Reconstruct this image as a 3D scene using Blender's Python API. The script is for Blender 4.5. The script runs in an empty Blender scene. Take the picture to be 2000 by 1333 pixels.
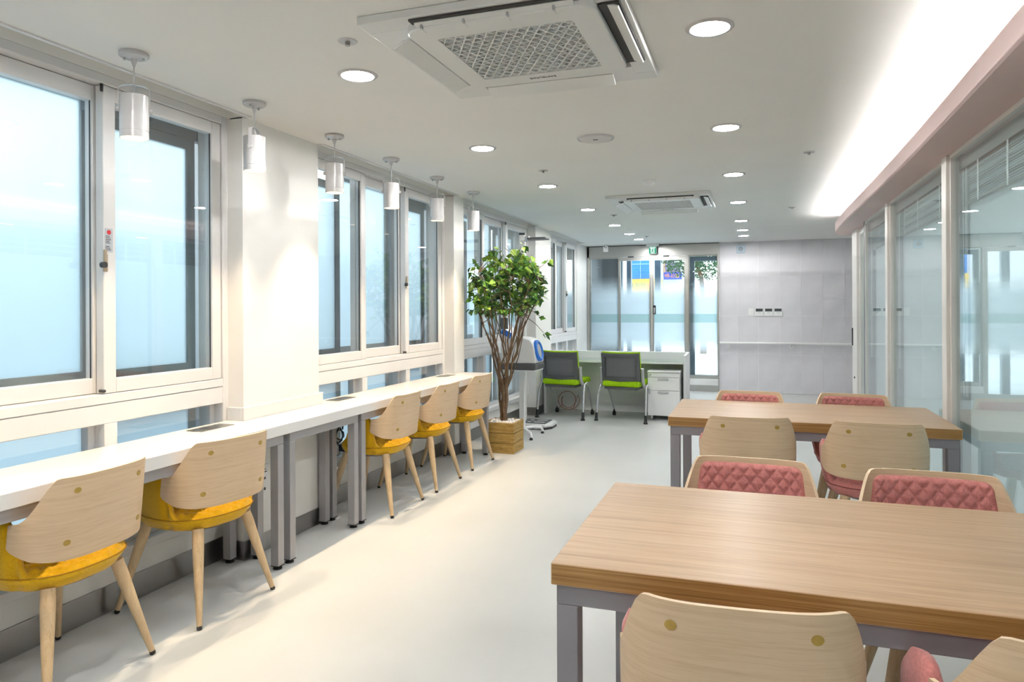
import bpy, bmesh, math, random
from mathutils import Vector, Matrix
PI = math.pi
R = math.radians
random.seed(7)
SC = bpy.context.scene
COL = SC.collection
CEIL = 2.475          # ceiling height
HE = 1.40             # eye height

# ------------------------------------------------------------------ camera
cam_d = bpy.data.cameras.new('camera')
cam_d.sensor_fit = 'HORIZONTAL'; cam_d.sensor_width = 36.0
cam_d.lens = 1379.0 / 2000.0 * 36.0
cam_d.shift_y = -(666.5 - 602.3) / 2000.0
cam_d.clip_start = 0.05; cam_d.clip_end = 300
cam = bpy.data.objects.new('camera', cam_d); COL.objects.link(cam)
cam.location = (0, 0, HE)
_yaw = Matrix.Rotation(R(19.0), 4, 'Z') @ Matrix.Rotation(PI / 2, 4, 'X') @ Matrix.Rotation(-0.0045, 4, 'Z')
cam.rotation_euler = _yaw.to_euler()
SC.camera = cam

# ------------------------------------------------------------------ world, exposure
SC.view_settings.view_transform = 'Standard'
SC.view_settings.look = 'None'
SC.view_settings.gamma = 1.0
SC.view_settings.use_curve_mapping = False
SC.view_settings.exposure = 0.0
W = bpy.data.worlds.new('sky'); SC.world = W; W.use_nodes = True
wn = W.node_tree; wn.nodes.clear()
wo = wn.nodes.new('ShaderNodeOutputWorld'); bg = wn.nodes.new('ShaderNodeBackground')
tc = wn.nodes.new('ShaderNodeTexCoord'); sp = wn.nodes.new('ShaderNodeSeparateXYZ'); rp = wn.nodes.new('ShaderNodeValToRGB')
rp.color_ramp.elements[0].position = 0.0; rp.color_ramp.elements[0].color = (0.95, 0.98, 1.0, 1)
rp.color_ramp.elements[1].position = 0.7; rp.color_ramp.elements[1].color = (0.80, 0.92, 1.0, 1)
wn.links.new(tc.outputs['Generated'], sp.inputs[0]); wn.links.new(sp.outputs['Z'], rp.inputs[0])
wn.links.new(rp.outputs[0], bg.inputs[0]); wn.links.new(bg.outputs[0], wo.inputs[0])
bg.inputs[1].default_value = 4.2
DOWN_E = 375.0          # recessed downlights
PEND_E = 9.0          # warm pendant spots
COVE_E = 110.0         # LED strip in the cove
SC.cycles.max_bounces = 8
SC.cycles.diffuse_bounces = 5
SC.cycles.glossy_bounces = 4
SC.cycles.transmission_bounces = 6
SC.cycles.transparent_max_bounces = 24
SC.cycles.sample_clamp_indirect = 6.0
SC.cycles.caustics_reflective = False
SC.cycles.caustics_refractive = False

# ------------------------------------------------------------------ mesh builder
class MB:
    def __init__(s): s.v = []; s.f = []; s.m = []
    def add(s, vs, fs, mi=0):
        o = len(s.v); s.v += [tuple(v) for v in vs]
        for f in fs: s.f.append([i + o for i in f]); s.m.append(mi)
        return s
    def box(s, x0, x1, y0, y1, z0, z1, mi=0, M=None):
        vs = [Vector(p) for p in ((x0,y0,z0),(x1,y0,z0),(x1,y1,z0),(x0,y1,z0),(x0,y0,z1),(x1,y0,z1),(x1,y1,z1),(x0,y1,z1))]
        if M is not None: vs = [M @ v for v in vs]
        return s.add(vs, [(0,3,2,1),(4,5,6,7),(0,1,5,4),(1,2,6,5),(2,3,7,6),(3,0,4,7)], mi)
    def cyl(s, p0, p1, r0, r1=None, n=16, caps=True, mi=0):
        r1 = r0 if r1 is None else r1
        p0 = Vector(p0); p1 = Vector(p1); d = (p1 - p0).normalized()
        a = d.orthogonal().normalized(); b = d.cross(a)
        vs = []
        for p, r in ((p0, r0), (p1, r1)):
            for i in range(n):
                t = 2 * PI * i / n; vs.append(p + (a * math.cos(t) + b * math.sin(t)) * r)
        fs = [(i, (i + 1) % n, n + (i + 1) % n, n + i) for i in range(n)]
        if caps: fs += [tuple(range(n - 1, -1, -1)), tuple(range(n, 2 * n))]
        return s.add(vs, fs, mi)
    def tube(s, pts, rad, n=8, mi=0):
        pts = [Vector(p) for p in pts]
        if not hasattr(rad, '__len__'): rad = [rad] * len(pts)
        vs = []; ref = Vector((0.123, 0.31, 0.94)).normalized()
        for i, p in enumerate(pts):
            d = (pts[min(i + 1, len(pts) - 1)] - pts[max(i - 1, 0)]).normalized()
            a = d.cross(ref)
            if a.length < 1e-4: a = d.orthogonal()
            a.normalize(); b = d.cross(a)
            for k in range(n):
                t = 2 * PI * k / n; vs.append(p + (a * math.cos(t) + b * math.sin(t)) * rad[i])
        fs = []
        for i in range(len(pts) - 1):
            for k in range(n):
                fs.append((i*n+k, i*n+(k+1)%n, (i+1)*n+(k+1)%n, (i+1)*n+k))
        fs += [tuple(range(n - 1, -1, -1)), tuple(range((len(pts)-1)*n, len(pts)*n))]
        return s.add(vs, fs, mi)
    def lathe(s, prof, n=32, c=(0, 0, 0), mi=0, M=None):
        vs = []; fs = []
        for r, z in prof:
            for k in range(n):
                t = 2 * PI * k / n; v = Vector((c[0] + r * math.cos(t), c[1] + r * math.sin(t), c[2] + z))
                vs.append(M @ v if M is not None else v)
        for i in range(len(prof) - 1):
            for k in range(n):
                fs.append((i*n+k, i*n+(k+1)%n, (i+1)*n+(k+1)%n, (i+1)*n+k))
        if prof[0][0] > 1e-6: fs.append(tuple(range(n - 1, -1, -1)))
        if prof[-1][0] > 1e-6: fs.append(tuple(range((len(prof)-1)*n, len(prof)*n)))
        return s.add(vs, fs, mi)
    def prism(s, poly, z0, z1, M=None, mi=0):
        n = len(poly)
        vs = [Vector((x, y, z0)) for x, y in poly] + [Vector((x, y, z1)) for x, y in poly]
        if M is not None: vs = [M @ v for v in vs]
        return s.add(vs, [tuple(range(n - 1, -1, -1)), tuple(range(n, 2*n))] + [(i, (i+1) % n, n + (i+1) % n, n + i) for i in range(n)], mi)
    def ring(s, pa, pb, pc, pd):     # four lists of the same length: closed cross-section loop along the list
        return s
    def loft(s, rows, closed_u=False, closed_v=False, mi=0, capu=False):
        n = len(rows[0]); m = len(rows); vs = [v for r in rows for v in r]; fs = []
        for i in range(m if closed_u else m - 1):
            for j in range(n if closed_v else n - 1):
                a = i*n+j; b = i*n+(j+1) % n; i2 = (i+1) % m
                fs.append((a, b, i2*n+(j+1) % n, i2*n+j))
        if capu and closed_v: fs += [tuple(range(n-1, -1, -1)), tuple(range((m-1)*n, m*n))]
        return s.add(vs, fs, mi)
    def mesh(s, name, mats, smooth=None, bevel=0, seg=2, weld=False):
        me = bpy.data.meshes.new(name); me.from_pydata(s.v, [], s.f)
        for m in (mats if isinstance(mats, (list, tuple)) else [mats]): me.materials.append(m)
        me.polygons.foreach_set('material_index', s.m)
        bm = bmesh.new(); bm.from_mesh(me)
        if weld: bmesh.ops.remove_doubles(bm, verts=bm.verts, dist=1e-5)
        bmesh.ops.recalc_face_normals(bm, faces=bm.faces)
        if bevel:
            es = [e for e in bm.edges if len(e.link_faces) == 2 and e.calc_face_angle(0) > 0.6]
            bmesh.ops.bevel(bm, geom=es, offset=bevel, segments=seg, affect='EDGES', profile=0.5, clamp_overlap=True)
        bm.to_mesh(me); bm.free()
        if smooth is not None:
            me.polygons.foreach_set('use_smooth', [True] * len(me.polygons))
            if smooth < 180: me.set_sharp_from_angle(angle=R(smooth))
        me.update()
        return me

def obj(name, mb, mats, parent=None, smooth=None, bevel=0, seg=2, loc=None, rz=None, weld=False):
    me = mb if isinstance(mb, bpy.types.Mesh) else mb.mesh(name, mats, smooth, bevel, seg, weld)
    o = bpy.data.objects.new(name, me); COL.objects.link(o)
    if parent is not None: o.parent = parent
    if loc is not None: o.location = loc
    if rz is not None: o.rotation_euler = (0, 0, rz)
    return o
def thing(name, label, cat, loc=(0, 0, 0), rz=0, group=None):
    o = bpy.data.objects.new(name, None); COL.objects.link(o); o.empty_display_size = 0.1
    o.location = loc; o.rotation_euler = (0, 0, rz)
    return tag(o, label, cat, group)
def tag(o, label, cat, group=None):
    o['label'] = label; o['category'] = cat
    if group: o['group'] = group
    return o
def struct(name, mb, mats, parent=None, label=None, **k):
    o = obj(name, mb, mats, parent, **k)
    if parent is None:
        o['kind'] = 'structure'
        if label: o['label'] = label
    return o
def sroot(name, label=None, loc=(0, 0, 0)):
    o = bpy.data.objects.new(name, None); COL.objects.link(o); o.location = loc; o['kind'] = 'structure'; o.empty_display_size = 0.1
    if label: o['label'] = label
    return o
def copy_tree(o, parent=None):
    c = o.copy(); COL.objects.link(c)
    if parent is not None: c.parent = parent
    for ch in list(KIDS.get(o, [])) or [x for x in o.children]: copy_tree(ch, c)
    return c
KIDS = {}
def dup(root, loc, rz=0, label=None, group=None):
    c = copy_tree(root); c.location = loc; c.rotation_euler = (0, 0, rz)
    if label: c['label'] = label
    if group: c['group'] = group
    return c

# ------------------------------------------------------------------ materials
def mat(name, col, rough=0.5, metal=0.0, spec=0.5, coat=0.0, noise=0.0, nscale=8.0, bump=0.0, bscale=200.0, emit=None, estr=0.0, sheen=0.0, rnd=0.0):
    m = bpy.data.materials.new(name); m.use_nodes = True
    nt = m.node_tree; b = nt.nodes['Principled BSDF']
    b.inputs['Base Color'].default_value = (*col, 1); b.inputs['Roughness'].default_value = rough
    b.inputs['Metallic'].default_value = metal; b.inputs['Specular IOR Level'].default_value = spec
    b.inputs['Coat Weight'].default_value = coat; b.inputs['Coat Roughness'].default_value = 0.08
    if sheen: b.inputs['Sheen Weight'].default_value = sheen
    if emit: b.inputs['Emission Color'].default_value = (*emit, 1); b.inputs['Emission Strength'].default_value = estr
    if noise or bump or rnd:
        t = nt.nodes.new('ShaderNodeTexCoord')
        if noise or rnd:
            n = nt.nodes.new('ShaderNodeTexNoise'); n.inputs['Scale'].default_value = nscale; n.inputs['Detail'].default_value = 4
            nt.links.new(t.outputs['Object'], n.inputs['Vector'])
            mr = nt.nodes.new('ShaderNodeMapRange'); mr.inputs[3].default_value = 1 - noise; mr.inputs[4].default_value = 1 + noise
            mr.inputs[1].default_value = 0.3; mr.inputs[2].default_value = 0.7
            nt.links.new(n.outputs[0], mr.inputs[0]); fac = mr.outputs[0]
            if rnd:
                oi = nt.nodes.new('ShaderNodeObjectInfo'); m2 = nt.nodes.new('ShaderNodeMapRange')
                m2.inputs[3].default_value = 1 - rnd; m2.inputs[4].default_value = 1 + rnd
                nt.links.new(oi.outputs['Random'], m2.inputs[0]); mm = nt.nodes.new('ShaderNodeMath'); mm.operation = 'MULTIPLY'
                nt.links.new(fac, mm.inputs[0]); nt.links.new(m2.outputs[0], mm.inputs[1]); fac = mm.outputs[0]
            mx = nt.nodes.new('ShaderNodeVectorMath'); mx.operation = 'SCALE'; mx.inputs[0].default_value = col
            nt.links.new(fac, mx.inputs['Scale']); nt.links.new(mx.outputs[0], b.inputs['Base Color'])
        if bump:
            n2 = nt.nodes.new('ShaderNodeTexNoise'); n2.inputs['Scale'].default_value = bscale; n2.inputs['Detail'].default_value = 3
            nt.links.new(t.outputs['Object'], n2.inputs['Vector'])
            bp = nt.nodes.new('ShaderNodeBump'); bp.inputs['Strength'].default_value = bump; bp.inputs['Distance'].default_value = 0.004
            nt.links.new(n2.outputs[0], bp.inputs['Height']); nt.links.new(bp.outputs[0], b.inputs['Normal'])
    return m
def wood(name, c0, c1, c2, scale, rough=0.45, coat=0.0, spec=0.5, contrast=(0.3, 0.72), fine=6.0):
    m = bpy.data.materials.new(name); m.use_nodes = True; nt = m.node_tree; b = nt.nodes['Principled BSDF']
    t = nt.nodes.new('ShaderNodeTexCoord'); mp = nt.nodes.new('ShaderNodeMapping'); mp.inputs['Scale'].default_value = scale
    nt.links.new(t.outputs['Object'], mp.inputs['Vector'])
    n = nt.nodes.new('ShaderNodeTexNoise'); n.inputs['Scale'].default_value = 1.0; n.inputs['Detail'].default_value = 6; n.inputs['Distortion'].default_value = 0.6
    nt.links.new(mp.outputs[0], n.inputs['Vector'])
    n2 = nt.nodes.new('ShaderNodeTexNoise'); n2.inputs['Scale'].default_value = fine; n2.inputs['Detail'].default_value = 3
    nt.links.new(mp.outputs[0], n2.inputs['Vector'])
    ad = nt.nodes.new('ShaderNodeMath'); ad.operation = 'MULTIPLY_ADD'; ad.inputs[1].default_value = 0.45
    nt.links.new(n2.outputs[0], ad.inputs[0])
    ms = nt.nodes.new('ShaderNodeMath'); ms.operation = 'MULTIPLY'; ms.inputs[1].default_value = 0.55
    nt.links.new(n.outputs[0], ms.inputs[0]); nt.links.new(ms.outputs[0], ad.inputs[2])
    r = nt.nodes.new('ShaderNodeValToRGB'); e = r.color_ramp.elements
    e[0].position = contrast[0]; e[0].color = (*c0, 1); e[1].position = contrast[1]; e[1].color = (*c2, 1)
    k = e.new((contrast[0] + contrast[1]) / 2); k.color = (*c1, 1)
    nt.links.new(ad.outputs[0], r.inputs[0]); nt.links.new(r.outputs[0], b.inputs['Base Color'])
    b.inputs['Roughness'].default_value = rough; b.inputs['Coat Weight'].default_value = coat; b.inputs['Coat Roughness'].default_value = 0.34
    b.inputs['Specular IOR Level'].default_value = spec
    bp = nt.nodes.new('ShaderNodeBump'); bp.inputs['Strength'].default_value = 0.12; bp.inputs['Distance'].default_value = 0.001
    nt.links.new(ad.outputs[0], bp.inputs['Height']); nt.links.new(bp.outputs[0], b.inputs['Normal'])
    return m
def glass(name, tint=(0.93, 0.97, 0.97), ior=1.5, gain=1.0):
    m = bpy.data.materials.new(name); m.use_nodes = True; nt = m.node_tree; nt.nodes.clear()
    o = nt.nodes.new('ShaderNodeOutputMaterial'); mx = nt.nodes.new('ShaderNodeMixShader')
    tr = nt.nodes.new('ShaderNodeBsdfTransparent'); tr.inputs[0].default_value = (*tint, 1)
    gl = nt.nodes.new('ShaderNodeBsdfGlossy'); gl.inputs['Roughness'].default_value = 0.0; gl.inputs[0].default_value = (1, 1, 1, 1)
    # Schlick reflectance, the same from both faces of the thin pane
    ge = nt.nodes.new('ShaderNodeNewGeometry'); dt = nt.nodes.new('ShaderNodeVectorMath'); dt.operation = 'DOT_PRODUCT'
    nt.links.new(ge.outputs['Incoming'], dt.inputs[0]); nt.links.new(ge.outputs['Normal'], dt.inputs[1])
    def mth(op, x, y=None, cl=False):
        n = nt.nodes.new('ShaderNodeMath'); n.operation = op; n.use_clamp = cl
        for k, v in enumerate((x, y)):
            if v is None: continue
            if isinstance(v, (int, float)): n.inputs[k].default_value = v
            else: nt.links.new(v, n.inputs[k])
        return n.outputs[0]
    f0 = ((ior - 1) / (ior + 1)) ** 2
    p5 = mth('POWER', mth('SUBTRACT', 1.0, mth('ABSOLUTE', dt.outputs['Value'])), 5.0)
    fac = mth('MULTIPLY', mth('MULTIPLY_ADD', p5, 1 - f0), gain, True)
    add = [n for n in nt.nodes if n.type == 'MATH' and n.operation == 'MULTIPLY_ADD'][0]; add.inputs[2].default_value = f0
    nt.links.new(fac, mx.inputs[0]); nt.links.new(tr.outputs[0], mx.inputs[1]); nt.links.new(gl.outputs[0], mx.inputs[2])
    nt.links.new(mx.outputs[0], o.inputs[0])
    return m
def frosted(name, tcol, dcol, tfac, gloss=0.05, rough=0.0):
    m = bpy.data.materials.new(name); m.use_nodes = True; nt = m.node_tree; nt.nodes.clear()
    o = nt.nodes.new('ShaderNodeOutputMaterial'); mx = nt.nodes.new('ShaderNodeMixShader'); m2 = nt.nodes.new('ShaderNodeMixShader')
    tl = nt.nodes.new('ShaderNodeBsdfTranslucent'); tl.inputs[0].default_value = (*tcol, 1)
    df = nt.nodes.new('ShaderNodeBsdfDiffuse'); df.inputs[0].default_value = (*dcol, 1)
    gl = nt.nodes.new('ShaderNodeBsdfGlossy'); gl.inputs['Roughness'].default_value = 0.25
    mx.inputs[0].default_value = tfac; nt.links.new(df.outputs[0], mx.inputs[1]); tout = tl.outputs[0]
    if rough:
        rf = nt.nodes.new('ShaderNodeBsdfRefraction'); rf.inputs['Roughness'].default_value = rough; rf.inputs['IOR'].default_value = 1.02; rf.inputs[0].default_value = (*tcol, 1)
        m3 = nt.nodes.new('ShaderNodeMixShader'); m3.inputs[0].default_value = 0.25
        nt.links.new(tl.outputs[0], m3.inputs[1]); nt.links.new(rf.outputs[0], m3.inputs[2]); tout = m3.outputs[0]
    nt.links.new(tout, mx.inputs[2])
    m2.inputs[0].default_value = gloss; nt.links.new(mx.outputs[0], m2.inputs[1]); nt.links.new(gl.outputs[0], m2.inputs[2])
    nt.links.new(m2.outputs[0], o.inputs[0])
    return m
def emis(name, col, s):
    m = bpy.data.materials.new(name); m.use_nodes = True; nt = m.node_tree; nt.nodes.clear()
    o = nt.nodes.new('ShaderNodeOutputMaterial'); e = nt.nodes.new('ShaderNodeEmission')
    e.inputs[0].default_value = (*col, 1); e.inputs[1].default_value = s; nt.links.new(e.outputs[0], o.inputs[0])
    return m

M_wall = mat('white_paint', (0.90, 0.885, 0.86), 0.6, spec=0.3, noise=0.015, nscale=3)
M_ceil = mat('ceiling_paint', (0.92, 0.905, 0.875), 0.75, spec=0.2, noise=0.012, nscale=2)
M_pvc = mat('white_vinyl_frame', (0.80, 0.79, 0.79), 0.32, noise=0.01)
M_alu = mat('grey_aluminium_frame', (0.13, 0.15, 0.17), 0.4, noise=0.05)
M_alul = mat('light_aluminium_frame', (0.42, 0.46, 0.48), 0.35, noise=0.04)
M_navy = mat('blue_grey_frame', (0.085, 0.13, 0.185), 0.4, noise=0.04)
M_steel = mat('brushed_stainless', (0.50, 0.50, 0.48), 0.3, metal=1.0, noise=0.05, nscale=3)
M_kick = mat('satin_stainless_base', (0.42, 0.41, 0.40), 0.28, metal=1.0, noise=0.08, nscale=2)
M_work = mat('white_solid_surface', (0.84, 0.83, 0.82), 0.18, noise=0.008)
M_leg = mat('silver_powder_coat', (0.36, 0.355, 0.37), 0.42, metal=0.25, noise=0.03)
M_tleg = mat('mauve_grey_steel', (0.235, 0.23, 0.255), 0.45, noise=0.03)
M_black = mat('black_rubber', (0.012, 0.012, 0.013), 0.5, noise=0.1)
M_blk2 = mat('black_plastic', (0.03, 0.03, 0.033), 0.35, noise=0.08)
M_dgrey = mat('dark_grey_plastic', (0.075, 0.078, 0.082), 0.5, noise=0.06, bump=0.05)
M_wplas = mat('white_plastic', (0.90, 0.90, 0.90), 0.35, noise=0.01)
M_lamp = mat('white_lacquer_lamp', (0.56, 0.55, 0.555), 0.25, noise=0.01)
M_oak = wood('pale_oak_veneer', (0.57, 0.40, 0.245), (0.68, 0.505, 0.33), (0.73, 0.56, 0.385), (2.6, 2.6, 80.0), rough=0.42)
M_ply = mat('pale_ply_edge', (0.72, 0.56, 0.38), 0.5, noise=0.04, nscale=30)
M_legw = wood('oak_leg', (0.47, 0.32, 0.17), (0.59, 0.43, 0.255), (0.66, 0.50, 0.31), (60.0, 60.0, 5.0), rough=0.45)
M_plug = mat('amber_plug', (0.40, 0.26, 0.05), 0.4, noise=0.1, nscale=60)
M_table = wood('lacquered_walnut_oak', (0.30, 0.165, 0.075), (0.49, 0.32, 0.18), (0.62, 0.45, 0.295), (1.4, 40.0, 70.0), rough=0.45, coat=0.35, contrast=(0.2, 0.8), fine=5.0)
M_tedge = wood('dark_table_edge', (0.15, 0.065, 0.012), (0.30, 0.16, 0.045), (0.42, 0.25, 0.085), (1.4, 1.4, 190.0), rough=0.45)
M_yel = mat('mustard_felt', (0.62, 0.36, 0.004), 0.9, spec=0.15, noise=0.10, nscale=140, bump=0.25, bscale=900, sheen=0.25)
M_pink = mat('rose_felt', (0.56, 0.215, 0.20), 0.9, spec=0.15, noise=0.16, nscale=160, bump=0.25, bscale=900, sheen=0.25)
M_seam_y = mat('mustard_thread', (0.34, 0.17, 0.004), 0.9, noise=0.1)
M_seam_p = mat('rose_thread', (0.2, 0.05, 0.045), 0.9, noise=0.1)
M_lime = mat('lime_fabric', (0.30, 0.52, 0.006), 0.85, spec=0.2, noise=0.12, nscale=30, bump=0.2, bscale=500)
M_mesh = mat('grey_mesh_back', (0.13, 0.135, 0.138), 0.7, noise=0.08, nscale=120)
M_silver = mat('silver_frame', (0.55, 0.56, 0.58), 0.35, metal=0.4, noise=0.03)
M_pine = wood('green_pine_plank', (0.16, 0.09, 0.018), (0.36, 0.22, 0.055), (0.50, 0.33, 0.10), (4.0, 4.0, 45.0), rough=0.6, contrast=(0.3, 0.66))
M_bark = mat('brown_bark', (0.14, 0.085, 0.045), 0.8, noise=0.35, nscale=25, bump=0.5, bscale=80)
M_gravel = mat('white_pebbles', (0.82, 0.79, 0.78), 0.6, noise=0.1, nscale=40)
def leafmat(n, c):
    m = mat(n, c, 0.45, noise=0.2, nscale=20, rnd=0.25); nt = m.node_tree
    return m
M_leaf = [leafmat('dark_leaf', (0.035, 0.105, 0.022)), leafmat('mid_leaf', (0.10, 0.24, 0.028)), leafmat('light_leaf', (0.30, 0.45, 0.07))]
M_glass = glass('clear_window_glass', (0.965, 0.985, 0.985), gain=2.0)
M_pglass = glass('partition_glass', (0.90, 0.95, 0.95), ior=1.5, gain=1.0)
M_dglass = glass('door_glass', (0.90, 0.95, 0.95))
M_deskg = glass('desk_glass_top', (0.86, 0.95, 0.92))
M_frost = frosted('frosted_window_glass', (0.86, 0.95, 0.985), (0.7, 0.78, 0.8), 0.92, rough=0.9)
M_pfilm = frosted('frosted_partition_film', (0.86, 0.91, 0.93), (0.82, 0.87, 0.885), 0.5, gloss=0.02)
M_pinkp = mat('dusty_pink_paint', (0.74, 0.59, 0.57), 0.65, spec=0.25, noise=0.01)
M_tile = mat('grey_stone_tile', (0.75, 0.74, 0.775), 0.62, spec=0.25, noise=0.07, nscale=2.6, rnd=0.035)
M_grout = mat('pale_grout', (0.86, 0.86, 0.87), 0.8, noise=0.02)
M_post = mat('beige_painted_metal', (0.76, 0.735, 0.70), 0.4, noise=0.01)
M_red = mat('red_print', (0.6, 0.02, 0.03), 0.5, noise=0.05)
M_blue = mat('blue_plastic', (0.015, 0.16, 0.62), 0.35, noise=0.05)
M_lens = emis('lamp_diffuser', (1.0, 0.985, 0.96), DOWN_E)
M_warm = emis('warm_lamp_lens', (1.0, 0.80, 0.54), PEND_E)
M_cove = emis('cove_led_strip', (1.0, 0.97, 0.97), COVE_E)
M_panel = emis('panel_lamp', (0.97, 0.99, 1.0), 62.0)
M_exitw = emis('exit_sign_white', (0.85, 1.0, 0.95), 1.0)
M_exitg = emis('exit_sign_green', (0.06, 0.5, 0.3), 0.9)
M_dark = mat('dark_cavity', (0.03, 0.03, 0.03), 0.8, noise=0.1)
M_acw = mat('air_conditioner_plastic', (0.80, 0.80, 0.785), 0.4, noise=0.01)
M_acg = mat('air_conditioner_grey_fin', (0.45, 0.45, 0.47), 0.5, noise=0.04)
M_slat = mat('grey_blind_slat', (0.33, 0.345, 0.335), 0.45, noise=0.03)
M_blindh = mat('grey_blind_head', (0.30, 0.315, 0.31), 0.45, noise=0.03)
M_text = mat('black_print', (0.02, 0.02, 0.022), 0.5, noise=0.05)
M_wtext = mat('white_print', (0.75, 0.75, 0.78), 0.5, noise=0.02)
M_deskw = mat('white_desk_laminate', (0.80, 0.81, 0.81), 0.35, noise=0.01)
M_lcd = mat('dark_lcd', (0.05, 0.06, 0.065), 0.2, noise=0.05)

# epoxy floor: pale grey, slight clouding and soft gloss
M_floor = mat('pale_grey_epoxy', (0.625, 0.635, 0.625), 0.36, spec=0.42, noise=0.03, nscale=1.6, bump=0.03, bscale=90)

# ------------------------------------------------------------------ room shell
XL, XR, YB, YF = -2.84, 4.2, -2.6, 12.2
struct('floor', MB().box(-3.12, XR, YB, YF + 0.02, -0.06, 0.0), M_floor)
# windows along the left wall: (y0, y1)
WIN = [(0.98, 3.235), (3.955, 6.155), (6.395, 8.79), (9.52, 11.46)]
TR0, TR1 = -2.795, -2.665          # curtain recess in the ceiling
mb = MB()
mb.box(TR1, XR, YB, YF + 0.05, CEIL, CEIL + 0.1)
ys = [YB] + [v for w in WIN for v in w] + [YF + 0.05]
for i in range(0, len(ys), 2): mb.box(-3.12, TR1, ys[i], ys[i + 1], CEIL, CEIL + 0.1)
for y0, y1 in WIN: mb.box(-3.12, TR1, y0, y1, CEIL + 0.085, CEIL + 0.1); mb.box(-3.12, TR0 - 0.005, y0, y1, CEIL + 0.0, CEIL + 0.085)
struct('ceiling', mb, M_ceil, label='flat cream ceiling with narrow curtain recesses over the windows')
M_warmlip = M_ceil
for k, (y0, y1) in enumerate(WIN):
    t = 0.014; mb = MB()
    mb.box(TR1 - 0.004, TR1 + 0.016, y0 - 0.015, y1 + 0.015, CEIL - 0.007, CEIL - 0.0005)
    mb.box(TR0 + 0.01, TR1 - 0.004, y1, y1 + 0.015, CEIL - 0.007, CEIL - 0.0005)
    mb.box(TR0 + 0.01, TR1 - 0.004, y0 - 0.015, y0, CEIL - 0.007, CEIL - 0.0005)
    struct('trim_%d' % (k + 1), mb, M_pvc, label='thin white lip around the curtain recess of window %d' % (k + 1))
# left wall: solid parts, pillars standing 14 cm proud, sill walls under the windows
mb = MB()
solid = [(YB, 0.98, -2.70), (3.235, 3.955, -2.70), (6.155, 6.395, -2.70), (8.79, 9.52, -2.70), (11.46, YF + 0.05, -2.795)]
for y0, y1, xf in solid: mb.box(-2.972, xf, y0, y1, 0, CEIL).box(-3.12, -2.972, y0 + (0.13 if y0 > 0 else 0), y1 - (0.13 if y1 < 12 else 0), 0, CEIL)
for y0, y1 in WIN: mb.box(-3.12, XL, y0, y1, 0, 0.25)
struct('wall_left', mb, M_wall, label='white wall of pillars and windows on the left')
mb = MB()
for y0, y1, xf in solid:
    mb.box(xf, xf + 0.008, y0 - 0.008, y1 + 0.008, 0.0, 0.105)
    mb.box(XL + 0.008, xf, y0 - 0.008, y0, 0, 0.105) if y0 > 0 else None
    mb.box(XL + 0.008, xf, y1, y1 + 0.008, 0, 0.105) if y1 < 12 else None
for y0, y1 in WIN: mb.box(XL, XL + 0.008, y0, y1, 0, 0.125)
struct('baseboard_left', mb, M_kick, label='satin steel baseboard along the window wall')
struct('wall_back', MB().box(-3.12, XR, YB - 0.1, YB, 0, CEIL), M_wall)
struct('wall_right', MB().box(XR, XR + 0.1, YB, YF + 0.05, 0, CEIL), M_wall)
struct('wall_inner', MB().box(1.16, XR, 9.0, 9.1, 0, CEIL), M_wall, label='white cross wall behind the glass partition')

# far wall: stone tiles (each a part) to the right of the entrance
wf = struct('wall_far', MB().box(-0.56, XR, YF + 0.0065, YF + 0.12, 0, CEIL).box(-3.12, -0.56, YF + 0.05, YF + 0.12, 2.468, CEIL), M_grout, label='end wall clad in pale grey stone tiles')
xj = [-0.56, -0.275, 0.049, 0.371, 0.695, 1.021, 1.338, 1.66, 1.985, 2.31, 2.635, 2.96, 3.285, 3.61, 3.935, 4.2]
zj = [0.0, 0.617, 1.258, 1.896, CEIL]
cache = {}
for i in range(len(xj) - 1):
    off = 0.0
    for j in range(len(zj) - 1):
        w = round(xj[i+1] - xj[i], 3); h = round(zj[j+1] - zj[j], 3)
        if (w, h) not in cache: cache[(w, h)] = MB().box(0.0028, w - 0.0028, 0, 0.010, 0.0028, h - 0.0028).mesh('tile', M_tile)
        o = obj('tile', cache[(w, h)], None, wf); o.location = (xj[i], YF + random.uniform(0.0005, 0.0016), zj[j])

# ------------------------------------------------------------------ windows
def frame_rect(mb, y0, y1, z0, z1, w, x0, x1, wb=None):
    wb = w if wb is None else wb
    mb.box(x0, x1, y0, y0 + w, z0, z1).box(x0, x1, y1 - w, y1, z0, z1)
    mb.box(x0, x1, y0 + w, y1 - w, z1 - w, z1).box(x0, x1, y0 + w, y1 - w, z0, z0 + wb)
def latch(parent, y, z, x):
    l = obj('latch', MB().box(x, x + 0.008, y - 0.011, y + 0.011, z - 0.045, z + 0.035), mat_latch, parent, bevel=0.003)
    m = MB().box(x + 0.008, x + 0.022, y - 0.018, y - 0.004, z - 0.025, z + 0.055)
    obj('latch_lever', m, mat_latch, l, bevel=0.004)
    obj('latch_cam', MB().cyl((x + 0.006, y - 0.02, z - 0.015), (x + 0.026, y - 0.02, z - 0.015), 0.014, n=14), M_blk2, l)
mat_latch = mat('gold_beige_latch', (0.45, 0.36, 0.26), 0.3, metal=0.5, noise=0.06)
WIN_LAB = ['white framed sliding window nearest the camera on the left wall', 'white framed sliding window over the second stretch of counter',
           'white framed sliding window behind the potted tree', 'white framed sliding window next to the entrance']
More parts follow.
